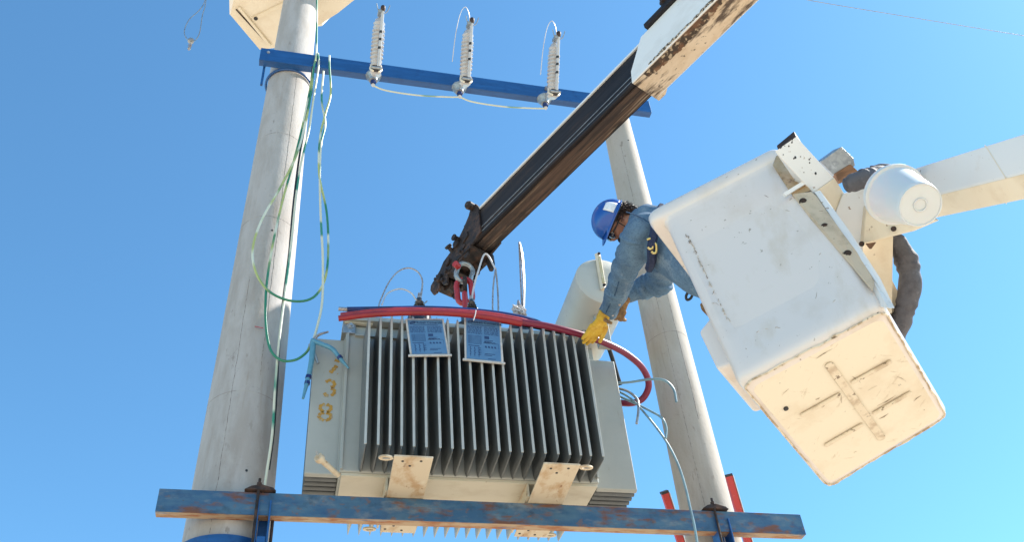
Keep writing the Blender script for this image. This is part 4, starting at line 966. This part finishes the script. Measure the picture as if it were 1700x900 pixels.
for (u, v) in [(.42, .70), (.58, .25)] + [(_r.uniform(.1, .9), 1 - _r.random() ** 1.8 * .7) for _ in range(14)]:
    p = pa.lerp(pb, u); q_ = pe.lerp(pf, u); n3 = (pb - pa).cross(pe - pa).normalized(); n3 = n3 if n3.dot(CAMPOS - pa) > 0 else -n3
    MB().lathe([((.008 if u in (.42, .58) else _r.uniform(.002, .0055)), 0), (.002, .002)], p.lerp(q_, v) + n3 * .0005, n3, 6).build('paint_chip', m_black, J)
# long mounting strip along bucket side with bolts
s0 = [bk(1.06, -.72, .98), bk(1.06, -.55, .30)]
rA2 = (bk(1, -1, 1) - CAMPOS).length; rA3 = (bk(1, -1, 0) - CAMPOS).length
def er(py): t_ = (py - 250) / 260; return rA2 * (1 - t_) + rA3 * t_
def epoly(P, dr): return [at(x, y, r=er(y) + dr) for x, y in P]
MB().prism(epoly(((1316, 322), (1348, 318), (1356, 326), (1396, 382), (1432, 430), (1452, 468), (1450, 484), (1417, 444), (1346, 362)), -.055), -CZ * .02).build('mount_strip', m_tan, J, bevel=.004)
MB().prism(epoly(((1284, 274), (1290, 258), (1300, 256), (1330, 292), (1346, 316), (1318, 326)), -.045), -CZ * .02).build('stained_pad', m_stain, J, bevel=.003)
MB().prism(epoly(((1352, 318), (1362, 316), (1412, 385), (1462, 462), (1486, 512), (1476, 512), (1446, 462), (1396, 384)), -.040), -CZ * .12).build('mount_angle', m_white, J, bevel=.003)
for (px, py) in ((1333, 335), (1369, 377), (1407, 422)):
    MB().lathe([(.020, 0), (.020, .006), (.012, .008), (.012, .014)], at(px, py, r=er(py) - .054), CZ, 12).build('mount_bolt', m_rustst, J, smooth=40)
MB().tube([at(1302, 324, r=er(322) - .07), at(1334, 304, r=er(304) - .07)], .014, 4).build('stay_bar', m_white, J)
# galvanised block and wood piece
gb = [at(*p, r=5.42) for p in ((1362, 268), (1397, 243), (1417, 262), (1420, 275), (1385, 292))]
t = thing('galvanised_block', 'grey galvanised steel block on brown wood behind the pivot box', 'steel block', gb[0])
MB().prism(gb, -CZ * .12).build('steel_box', m_iron, t, bevel=.004)
wd_ = [at(*p, r=5.40) for p in ((1386, 288), (1412, 272), (1427, 286), (1424, 290), (1394, 305))]
MB().prism(wd_, -CZ * .10).build('wood_block', m_wood, t, bevel=.003)
# padded hose
def hose(pts, label, rads):
    P = catmull([at(a, b, r=r) for a, b, r in pts], 14)
    rr = interp_list(rads, len(P)); rr = [r * (1 + .05 * math.sin(i * .62 + math.sin(i * .21) * 2) + .05 * math.sin(i * .27 + 1)) for i, r in enumerate(rr)]
    tag(MB().tube(P, rr, 18).build('padded_hose', m_hose, None, loc=P[0], smooth=70), label, 'hose', 'fabric sleeved hoses at the lift arm')
hose([(1405, 308, 5.10), (1420, 302, 5.08), (1438, 296, 5.1), (1460, 291, 5.2), (1490, 300, 5.35)], 'short grey sleeved hose entering behind the plastic pail', [.036, .050, .050, .050, .045])
hose([(1445, 285, 5.40), (1470, 282, 5.4), (1500, 288, 5.42), (1520, 300, 5.5)], 'dark sleeved hose along top of the lift arm', [.03, .035, .035, .03])
hose([(1478, 392, 5.50), (1492, 408, 5.50), (1506, 437, 5.48), (1511, 470, 5.45), (1505, 505, 5.45), (1497, 530, 5.48), (1490, 560, 5.55)], 'thick grey sleeved hose curving down behind the bucket', [.042, .054, .060, .058, .056, .052, .044])
# pail
pb0 = at(1528, 340, r=4.72); pb1 = at(1482, 321, r=4.98)
t = thing('plastic_pail', 'milky white plastic pail hanging on its side below the arm', 'pail', pb0)
ax_ = pb1 - pb0; Lp = ax_.length
MB().lathe([(.060, .002), (.098, 0), (.103, .006), (.105, .02), (.136, Lp * .86), (.150, Lp * .87), (.150, Lp * .94), (.143, Lp * .95), (.146, Lp), (.138, Lp), (.098, .02), (.01, .02)], pb0, ax_, 48, u=CX).build('pail_shell', m_pail, t, smooth=40)
for rr in (.098, .030):
    P = [pb0 - ax_.normalized() * .001 + (CX - ax_.normalized() * CX.dot(ax_.normalized())).normalized() * math.cos(a_) * rr + ax_.normalized().cross(CX).normalized() * math.sin(a_) * rr for a_ in [2 * math.pi * i / 36 for i in range(36)]]
    MB().tube(P, .0035, 6, closed=True).build('base_ring', m_pail, t, smooth=60)
wp = catmull([at(1468, 296, r=4.9), at(1472, 282, r=4.95), at(1483, 277, r=5.0), at(1500, 283, r=5.0), at(1512, 296, r=5.0)], 6)
MB().tube(wp, .006, 6).build('handle', m_poly, t, smooth=60)

# ------------------------------------------------------------------ second bucket, upper left
t = thing('second_bucket', 'cream underside of a second lift platform behind top of left pole', 'lift platform', at(440, 60, y=6.5))
zz = at(430, 82, y=6.5).z
def az_(px, py, z=None): return at(px, py, z=zz if z is None else z)
A_ = [az_(382, 24), az_(431, 82), az_(470, 78), az_(560, 22), az_(590, -2), az_(560, -60), az_(395, -40)]
MB().prism(A_, (0, 0, .06)).build('frame_rim', m_cream, t, bevel=.004)
MB().prism([az_(398, 10, zz - .003), az_(455, 74, zz - .003), az_(520, 50, zz - .003), az_(520, -40, zz - .003), az_(402, -40, zz - .003)], (0, 0, .0025)).build('floor_panel', m_floor, t)
def strip_(p, q_, w, h, mat, name, dz=0):
    a = az_(*p) - EZ * dz; b = az_(*q_) - EZ * dz; dd = (b - a).normalized(); s = dd.cross(EZ).normalized()
    MB().prism([a + s * w, b + s * w, b - s * w, a - s * w], (0, 0, -h)).build(name, mat, t, bevel=.002)
strip_((397, 10), (449, 74), .014, .03, m_cream, 'frame_rail', .004)
strip_((392, 14), (446, 73), .006, .012, m_rustst, 'rusty_gap', .005)
strip_((420, 30), (478, 2), .022, .018, m_cream, 'cross_rail', .004)
MB().lathe([(.022, 0), (.022, .008)], az_(425, 28) - EZ * .030, (0, 0, 1), 12).build('bolt_hole', m_black, t)
w0 = at(383, 22, z=zz + .0); w1 = at(385, -20, z=zz)
MB().hexa([az_(381, 24), az_(386, 20), az_(398, -30), az_(380, -30), az_(381, 24) + EZ * .5, az_(386, 20) + EZ * .5, az_(398, -30) + EZ * .5, az_(380, -30) + EZ * .5]).build('side_panel', m_white, t, bevel=.003)
g2 = [at(*p, y=6.2) for p in ((526, 40), (535, 39), (547, 27), (530, 0), (527, -20), (500, -20), (500, 40))]
MB().prism(g2, (0, .03, 0)).build('gusset', m_cream, t, bevel=.004)
g3 = [at(*p, y=6.15) for p in ((531, 0), (548, 24), (562, -12), (535, -20))]
MB().prism(g3, (0, .05, 0)).build('white_bracket', m_white, t, bevel=.003)
MB().lathe([(.015, 0), (.015, .006)], at(537, 24, y=6.19), (0, -1, 0), 10).build('bolt_hole', m_black, t)

# ------------------------------------------------------------------ ladder
ta, tb = at(1105, 820, y=6.15), at(1211, 791, y=6.15)
ba, bb_ = at(1131, 900, y=6.35), at(1243, 900, y=6.35)
t = thing('ladder', 'red ladder standing behind the right pole, two rail tops showing', 'ladder', Vector((ta.x, 6.6, 0)))
rails = []
for (p, q_) in ((ta, ba), (tb, bb_)):
    d = (q_ - p).normalized(); L = p.z / -d.z; e = p + d * L; rails.append((p, e)); s = Vector((1, 0, 0)); s = (s - d * s.dot(d)).normalized(); f_ = d.cross(s)
    w = .028
    r_ = MB(); r_.hexa([p - s * w - f_ * .04, p + s * w - f_ * .04, p + s * w + f_ * .0, p - s * w + f_ * .0, e - s * w - f_ * .04, e + s * w - f_ * .04, e + s * w + f_ * .0, e - s * w + f_ * .0])
    rl = r_.build('rail', m_ladder, t, bevel=.004)
    MB().box(p - f_ * .02 - d * .008, .062, .046, .02, ux=s, uy=f_, uz=d).build('end_cap', m_black, rl, bevel=.003)
    MB().hexa([p + s * (w + .001) - f_ * .045, p + s * (w + .008) - f_ * .045, p + s * (w + .008) + f_ * .005, p + s * (w + .001) + f_ * .005, e + s * (w + .001) - f_ * .045, e + s * (w + .008) - f_ * .045, e + s * (w + .008) + f_ * .005, e + s * (w + .001) + f_ * .005]).build('rail_edge', m_alu, rl)
for i in range(12):
    f_ = .12 + i * .075
    a = rails[0][0].lerp(rails[0][1], f_); b = rails[1][0].lerp(rails[1][1], f_)
    MB().tube([a, b], .015, 8).build('rung', m_alu, t)

# ------------------------------------------------------------------ worker
PO = at(1190, 455, r=5.95)
W_ = thing('person', 'worker in blue hard hat and denim shirt leaning from the white bucket', 'person', PO)
def fuse(o, vox, smooth_it=4, disp=None):
    r = o.modifiers.new('remesh', 'REMESH'); r.mode = 'VOXEL'; r.voxel_size = vox; r.use_smooth_shade = True
    s = o.modifiers.new('smooth', 'SMOOTH'); s.iterations = smooth_it; s.factor = .6
    if disp:
        for (sc, st) in disp:
            tx = bpy.data.textures.new('wrinkle', 'CLOUDS'); tx.noise_scale = sc; tx.noise_depth = 2
            d = o.modifiers.new('wrinkles', 'DISPLACE'); d.texture = tx; d.strength = st; d.mid_level = .5; d.texture_coords = 'LOCAL'
SH1 = at(1066, 384, r=6.14); EL1 = at(1036, 452, r=6.36); WR1 = at(1010, 518, r=6.62)
SH2 = at(1092, 404, r=6.62); EL2 = at(1096, 466, r=6.74); WR2 = at(1044, 487, r=6.80)
HIP = at(1205, 462, r=5.90); WST = at(1136, 412, r=6.12); CH = at(1086, 388, r=6.33); NK = at(1054, 368, r=6.38)
HC = at(1025, 371, r=6.42)
hf = (-.42 * CX - .88 * CY + .22 * CZ).normalized(); hu = (-.90 * CX + .40 * CY - .02 * CZ); hu = (hu - hf * hu.dot(hf)).normalized(); hr = hf.cross(hu)
K = 1.10
body = MB()
def headfn(p):
    x, y, z = p
    q_ = Vector((x * .074, y * .094, z * .118))
    if z < 0: q_.x *= 1 - .30 * (-z) ** 1.3; q_.y = q_.y * (1 - .18 * (-z)) + .010 * (-z)
    if y < 0 and z > -.3: q_.y *= 1.06
    def gz(cx_, cz_, s, amp):
        if y > 0: q_.y += amp * math.exp(-(((q_.x - cx_) / s) ** 2 + ((q_.z - cz_) / s) ** 2))
    if y > 0:
        q_.y += .026 * math.exp(-((q_.x / .010) ** 2)) * math.exp(-(((q_.z + .022) / .016) ** 2))   # nose tip
        q_.y += .012 * math.exp(-((q_.x / .009) ** 2)) * math.exp(-(((q_.z + .002) / .020) ** 2))   # bridge
        gz(-.031, .004, .013, -.012); gz(.031, .004, .013, -.012)      # sockets
        q_.y += .008 * math.exp(-(((abs(q_.x) - .028) / .02) ** 2)) * math.exp(-(((q_.z - .026) / .009) ** 2))   # brow
        q_.y += .009 * math.exp(-((q_.x / .020) ** 2)) * math.exp(-(((q_.z + .058) / .006) ** 2))   # upper lip
        q_.y += .008 * math.exp(-((q_.x / .018) ** 2)) * math.exp(-(((q_.z + .071) / .006) ** 2))   # lower lip
        q_.y += .010 * math.exp(-((q_.x / .020) ** 2)) * math.exp(-(((q_.z + .100) / .014) ** 2))   # chin
        gz(-.036, -.032, .016, .006); gz(.036, -.032, .016, .006)
    return q_
body.ellip(HC, hr * K, hf * K, hu * K, 56, 44, headfn)
def hp(x, y, z): return HC + (hr * x + hf * y + hu * z) * K
for s in (-1, 1):      # ears
    body.tube([hp(s * .074, -.010, -.034), hp(s * .082, -.018, -.02), hp(s * .086, -.024, 0), hp(s * .085, -.016, .018), hp(s * .079, -.002, .020), hp(s * .074, .004, .008)], [.009, .009, .009, .009, .008, .007], 8)
    body.ellip(hp(s * .077, -.010, -.004), hr * .007, hf * .016, hu * .026, 12, 8)
body.tube([HC + hu * -.05 - hf * .02, HC.lerp(NK, .6), NK, CH], [.060, .062, .066, .08], 20)
body.tube(catmull([CH, WST, HIP], 5), [.13, .15, .15], 20)
body.tube(catmull([CH, SH1, EL1, WR1], 5), [.07, .06, .045, .030], 14)
body.tube(catmull([CH, SH2, EL2, WR2], 5), [.07, .06, .045, .030], 14)
KN = bk(.1, -.1, .45); FT = bk(.15, -.2, .06)
KN2 = bk(-.2, .35, .45); FT2 = bk(-.2, .3, .06)
body.tube(catmull([HIP, KN, FT], 5), [.11, .075, .045], 14); body.tube(catmull([HIP, KN2, FT2], 5), [.11, .075, .045], 14)
bo = body.build('body', m_skin, W_); fuse(bo, .0055, 2)
# jacket
def sleeve(pts, rads, folds, n=22):
    P = catmull(pts, 12); rr = interp_list(rads, len(P)); m_ = len(P)
    for i in range(m_):
        t_ = i / (m_ - 1)
        for (c_, w_, a_) in folds: rr[i] += a_ * math.exp(-((t_ - c_) / w_) ** 2)
    return P, rr
jk = MB()
torso = catmull([at(1050, 363, r=6.37), at(1068, 369, r=6.34), at(1090, 383, r=6.30), at(1115, 399, r=6.20), at(1140, 414, r=6.12), at(1170, 436, r=6.0), HIP], 6)
jk.tube(torso, [.070, .135, .185, .215, .225, .215, .19], 28)
P1, r1 = sleeve([at(1082, 384, r=6.22), SH1, at(1052, 420, r=6.24), EL1, at(1024, 487, r=6.50), WR1], [.12, .112, .102, .090, .074, .058], [(.30, .02, .006), (.52, .02, -.006), (.58, .02, .007), (.64, .02, -.006), (.82, .02, .005), (.9, .015, -.004)])
jk.tube(P1, r1, 24)
P2, r2 = sleeve([at(1105, 410, r=6.45), SH2, at(1098, 440, r=6.68), EL2, at(1066, 479, r=6.80), WR2], [.13, .12, .105, .092, .078, .062], [(.50, .02, .010), (.57, .018, -.010), (.63, .02, .012), (.70, .02, -.010), (.77, .02, .009), (.85, .02, -.006)])
jk.tube(P2, r2, 24)
def fold(P, rr, f_, tilt, tk, a0=0, a1=2 * math.pi, gr=1.02):
    i = int(f_ * (len(P) - 1)); t_ = (P[min(i + 1, len(P) - 1)] - P[max(i - 1, 0)]).normalized(); a = (CZ - t_ * CZ.dot(t_)).normalized(); b = t_.cross(a)
    Q = [P[i] + (a * math.cos(x) + b * math.sin(x)) * rr[i] * gr * .97 + t_ * tilt * math.sin(x + f_ * 20) for x in [a0 + (a1 - a0) * k / 16 for k in range(17)]]
    jk.tube(Q, [.002, tk, tk, .002], 8)
for f_, ti in ((.40, .020), (.47, .022), (.54, .018), (.61, .020), (.68, .018), (.76, .016), (.84, .014)): fold(P2, r2, f_, ti, .020, -1.9, 1.9, 1.06)
for f_, ti in ((.28, .03), (.42, .025), (.48, .02), (.56, -.02), (.66, .02), (.78, -.016)): fold(P1, r1, f_, ti, .015, .3 * math.sin(f_ * 30) - .6, 2.1, 1.05)
for k in range(4):
    jk.tube(catmull([at(1078 + 6 * k, 428 + 3 * k, r=6.28), at(1092 + 8 * k, 415 + 5 * k, r=6.06 ), at(1112 + 7 * k, 408 + 9 * k, r=6.02)], 5), [.003, .016, .003], 8)
jk.ellip(at(1118, 436, r=6.28), CX * .15 + CY * -.08, CY * .10, CZ * .16, 20, 12)
jo = jk.build('denim_jacket', m_denim, W_); fuse(jo, .0065, 2, [(.22, .026), (.06, .006)])
# collar
P = catmull([hp(-.075, -.02, -.115), hp(-.05, .055, -.135), hp(.02, .07, -.14), hp(.075, .0, -.125), hp(.05, -.08, -.10), hp(-.03, -.085, -.10)], 5, closed=True)
MB().tube(P, .018, 8, closed=True).build('collar', m_denim, W_, smooth=60)
# cuffs, seams, buttons
def cuff(P, rr, name='cuff'):
    a, b = P[-4], P[-1]; d = (b - a).normalized()
    return MB().lathe([(rr * .95, -.05), (rr * 1.10, -.045), (rr * 1.12, .01), (rr * 1.06, .016), (rr * .92, .012)], b, d, 22).build(name, m_denim, W_, smooth=50)
cuff(P1, .060); cuff(P2, .062)
def seam(pts, r=.0035):
    return MB().tube(catmull(pts, 5), r, 5).build('seam', m_seam, W_)
def on_sleeve(P, rr, f_, ang):
    i = int(f_ * (len(P) - 1)); t_ = (P[min(i + 1, len(P) - 1)] - P[max(i - 1, 0)]).normalized(); a = (CZ - t_ * CZ.dot(t_)).normalized(); b = t_.cross(a)
    return P[i] + (a * math.cos(ang) + b * math.sin(ang)) * (rr[i] + .004)
seam([on_sleeve(P1, r1, f_, .1 + .25 * f_) for f_ in (.62, .7, .78, .86, .94, .99)])
seam([on_sleeve(P1, r1, .10, a_) for a_ in (-1.3, -.8, -.3, .2, .7, 1.2)])
seam([at(1040, 352, r=6.22), at(1052, 356, r=6.12), at(1066, 362, r=6.05), at(1079, 371, r=6.01)], .004)
for f_ in (.84, .97):
    p = on_sleeve(P1, r1, f_, -.5); MB().lathe([(.009, 0), (.008, .006)], p, CZ, 10).build('button', m_copper, W_)
MB().lathe([(.012, 0), (.010, .008)], at(1108, 446, r=6.105), CZ, 10).build('button', m_copper, W_)
MB().prism([at(*p, r=6.115) for p in ((1093, 434), (1118, 452), (1113, 461), (1102, 452), (1089, 441))], -CZ * .02).build('pocket_flap', m_denim, W_, bevel=.004)
# trousers
tr = MB(); tr.tube(catmull([HIP + (HIP - WST) * -.2, HIP, (KN + HIP) / 2, KN, FT], 5), [.17, .17, .13, .10, .085], 18); tr.tube(catmull([HIP, (KN2 + HIP) / 2, KN2, FT2], 5), [.16, .13, .10, .085], 18)
to = tr.build('trousers', m_jeans, W_); fuse(to, .014, 2)
# gaiter over mouth and neck
gt = MB()
gt.ellip(hp(0, .012, -.068), hr * .068 * K, hf * .094 * K, hu * .052 * K, 28, 16)
gt.tube([hp(0, .01, -.07), hp(0, -.01, -.12), NK], [.070 * K, .070 * K, .080 * K], 24)
go = gt.build('neck_gaiter', M('black_knit', (.012, .012, .015), [((.03, .03, .035), 40, .45, .6, .7)], rough=.9, bump=(80, .4)), W_); fuse(go, .006, 3, [(.03, .008)])
# goggles
gg = MB()
for s in (-1, 1):
    gg.ellip(hp(s * .033, .098, .000), hr * .034 * K, hf * .014 * K, hu * .024 * K, 20, 12)
gg.build('goggles', m_glass, W_, smooth=60)
MB().tube([hp(-.066, .088, .004), hp(-.084, .04, .004), hp(-.088, -.01, .006)], .0045, 6).build('goggle_arm', m_black, W_, smooth=60)
MB().tube([hp(.066, .088, .004), hp(.084, .04, .004), hp(.088, -.01, .006)], .0045, 6).build('goggle_arm', m_black, W_, smooth=60)
for s in (-1, 1): MB().ellip(hp(s * .031, .083, .004), hr * .012, hf * .012, hu * .012, 14, 10).build('eye', m_white, W_, smooth=60)
# hair: curly tufts at the back and sides
hm = MB(); rn = random.Random(9)
for i in range(900):
    a_ = rn.uniform(math.radians(118), math.radians(242)) if i % 6 else rn.uniform(math.radians(84), math.radians(276)); zz_ = rn.uniform(-.095, .045) if i % 6 else rn.uniform(.012, .045)
    base = Vector((math.sin(a_) * .078, math.cos(a_) * .100, zz_)); ou = Vector((base.x, base.y, -.02)).normalized(); 
    Pc = []; L_ = rn.uniform(.03, .075); ph = rn.uniform(0, 6.28); tw = Vector((rn.uniform(-1, 1), rn.uniform(-1, 1), rn.uniform(-1, 1))).normalized()
    for j in range(8):
        s_ = j / 7; q_ = base + ou * (.002 + L_ * s_ * .75) + Vector((0, 0, -L_ * s_ * .40)) + (tw * math.cos(ph + s_ * 9) + tw.cross(ou) * math.sin(ph + s_ * 9)) * .010
        Pc.append(HC + (hr * q_.x + hf * q_.y + hu * q_.z) * K)
    hm.tube(Pc, [.0026, .0028, .002, .001], 3)
hm.build('hair', m_hair, W_, smooth=60, kind='stuff')
# hard hat
def hel(th, ph, off=0):
    rx, ry, rz = .112 + off, .132 + off, .116 + off
    return hp(rx * math.sin(th) * math.sin(ph), -.004 + ry * math.sin(th) * math.cos(ph), .044 + rz * math.cos(th))
hl = MB(); nN, nM = 48, 16; vs = []; fs = []
for i in range(nM + 1):
    th = math.pi / 2 * i / nM
    for k in range(nN):
        ph = 2 * math.pi * k / nN
        ridge = .005 * math.exp(-((math.sin(ph) * math.sin(th) / .22) ** 2)) 
        vs.append(hel(th, ph, ridge))
for i in range(nM):
    for k in range(nN): fs.append((i * nN + k, i * nN + (k + 1) % nN, (i + 1) * nN + (k + 1) % nN, (i + 1) * nN + k))
hl.add(vs, fs)
vs = []; fs = []
for k in range(nN):       # brim ring
    ph = 2 * math.pi * k / nN; ex = .007 + .032 * max(0, math.cos(ph)) ** 2.2
    dz = -.014 * max(0, math.cos(ph)) ** 2
    for (o_, z_) in ((0, 0), (ex, -.004 + dz), (ex, -.010 + dz), (-.004, -.010), (-.006, .02)):
        rx, ry = .112 + o_, .132 + o_
        vs.append(hp(rx * math.sin(ph), -.004 + ry * math.cos(ph), .044 + z_))
for k in range(nN):
    j = (k + 1) % nN
    for i in range(4): fs.append((k * 5 + i, j * 5 + i, j * 5 + i + 1, k * 5 + i + 1))
hl.add(vs, fs)
ho = hl.build('hard_hat', m_helm, W_, smooth=50)
sol = ho.modifiers.new('solid', 'SOLIDIFY'); sol.thickness = .003
# sticker on the left side of the hat (facing the viewer)
vs = []; fs = []
for i in range(7):
    for k in range(7):
        th = math.radians(50 + 34 * i / 6); ph = math.radians(-128 + 34 * k / 6)
        vs.append(hel(th, ph, .0035))
for i in range(6):
    for k in range(6): fs.append((i * 7 + k, i * 7 + k + 1, (i + 1) * 7 + k + 1, (i + 1) * 7 + k))
s_o = MB().add(vs, fs).build('sticker', m_sticker, ho, smooth=60); sol = s_o.modifiers.new('solid', 'SOLIDIFY'); sol.thickness = .001
# hat band and chin strap
P = [hp(.095 * math.sin(a_), -.004 + .118 * math.cos(a_), .030) for a_ in [2 * math.pi * i / 40 for i in range(40)]]
MB().tube(P, .010, 6, closed=True).build('hat_band', m_black, W_, smooth=60)
for s in (-1, 1):
    MB().tube(catmull([hp(s * .100, .02, .04), hp(s * .088, .022, -.02), hp(s * .070, .03, -.075), hp(0, .07, -.118)], 6), .004, 6).build('chin_strap', m_black, W_, smooth=60)
# gloves
def glove(wr, palm, tip_dir, out, spread, mat, name, curl, thumb_side, sc=1.1, grip=None):
    d = (palm - wr).normalized(); out = (out - d * out.dot(d)).normalized(); sd = d.cross(out) * thumb_side
    m = MB(); L = .105 * sc
    # gauntlet cuff and palm
    m.tube([wr - d * .015, wr + d * .02, wr + d * .045], [.040 * sc, .036 * sc, .034 * sc], 16)
    for t_ in range(5):
        c_ = wr + d * (.045 + t_ * .018) * sc
        m.ellip(c_, d * .030 * sc, sd * (.034 + .003 * t_) * sc, out * .019 * sc, 16, 10)
    kn = wr + d * .118 * sc
    lens = (.072, .082, .076, .060); offs = (.033, .012, -.011, -.032)
    for i in range(4):
        b0 = kn + sd * offs[i] * sc - d * (.004 + .004 * abs(i - 1.3)) * sc; P = [b0 - d * .03 * sc]; dd = d.copy(); p = b0
        for j, fr in enumerate((.45, .30, .25)):
            ang = curl[j] + .08 * i
            dd = (dd * math.cos(ang) - out * math.sin(ang)).normalized(); dd = (dd + sd * spread * (1.5 - i)).normalized()
            P.append(p); p = p + dd * lens[i] * sc * fr * 1.05
        P.append(p)
        m.tube(catmull(P, 4), [.0135 * sc, .0130 * sc, .0125 * sc, .0118 * sc, .0095 * sc], 12)
        m.ellip(p, Vector((1, 0, 0)) * .0095 * sc, Vector((0, 1, 0)) * .0095 * sc, Vector((0, 0, 1)) * .0095 * sc, 10, 8)
    tb_ = wr + d * .05 * sc + sd * .028 * sc
    P = [tb_, tb_ + (sd * .8 + d * .5) * .030 * sc, tb_ + (sd * .7 + d * 1.3 - out * .3) * .042 * sc, tb_ + (sd * .5 + d * 2.0 - out * .7) * .045 * sc]
    m.tube(catmull(P, 4), [.017 * sc, .016 * sc, .014 * sc, .011 * sc], 12)
    m.ellip(P[-1], Vector((1, 0, 0)) * .011 * sc, Vector((0, 1, 0)) * .011 * sc, Vector((0, 0, 1)) * .011 * sc, 10, 8)
    o = m.build(name, mat, W_); fuse(o, .0042, 2, [(.03, .006)]); return o
glove(at(1004, 523, r=6.60), at(985, 551, r=6.64), None, (-CZ * .8 - CX * .5), .07, m_glove, 'glove', (-.05, -.22, -.30), 1, 1.30)
glove(at(1039, 492, r=6.78), at(1029, 513, r=6.82), None, (CZ * .7 + CY * .6), .06, m_gloveb, 'glove', (.4, .5, .4), 1, 1.30)
MB().tube(catmull([at(1004, 531, r=6.55), at(1009, 534, r=6.53), at(1016, 537, r=6.52)], 4), [.014, .012, .009], 8).build('glove_strap', m_gloveb, W_, smooth=60)
MB().tube([at(1005, 520, r=6.63), at(1010, 532, r=6.63)], .030, 12).build('wrist', m_skin, W_, smooth=60)
# harness strap, buckle and dangling clip
hb = catmull([at(1098, 342, r=6.20), at(1090, 362, r=6.03), at(1086, 385, r=5.96), at(1082, 410, r=5.95), at(1082, 432, r=6.03), at(1078, 446, r=6.15)], 6)
vs = []; fs = []
MB().tube(hb, [.022, .028, .030, .030], 6).build('harness_strap', m_web, W_, smooth=50)
for (x0_, y0_) in ((1078, 404), (1084, 411)):
    P = [at(x0_ + x, y0_ + y, r=5.93) for x, y in ((-4, -6), (1, -8), (5, -5), (6, 2), (5, 8), (0, 9), (-2, 6))]
    MB().tube(catmull(P, 4), .0085, 8).build('buckle', m_brass, W_, smooth=60)
t = thing('lanyard_hook', 'black snap hook dangling below the worker beside bucket rim', 'snap hook', at(1140, 470, r=6.1))
MB().tube(catmull([at(1136, 462, r=6.05), at(1141, 472, r=6.05), at(1145, 480, r=6.05)], 5), .008, 6).build('strap', m_web, t)
P = [at(x, y, r=6.05) for x, y in ((1146, 478), (1150, 486), (1147, 495), (1141, 498), (1139, 492), (1143, 484))]
MB().tube(catmull(P, 4, closed=True), .009, 8, closed=True).build('hook', m_black, t, smooth=60)
o = MB().tube(catmull([at(1166, 505, r=6.1), at(1170, 512, r=6.08), at(1177, 520, r=6.07), at(1184, 527, r=6.05)], 4), [.016, .022, .020, .016], 10, flat=CZ.copy()).build('leather_strap', m_gloveb, None, loc=at(1170, 512, r=6.08), smooth=60)
tag(o, 'brown leather strap end poking below the bucket rim', 'strap')

for o in bpy.data.objects:
    if '_o' in o: del o['_o']
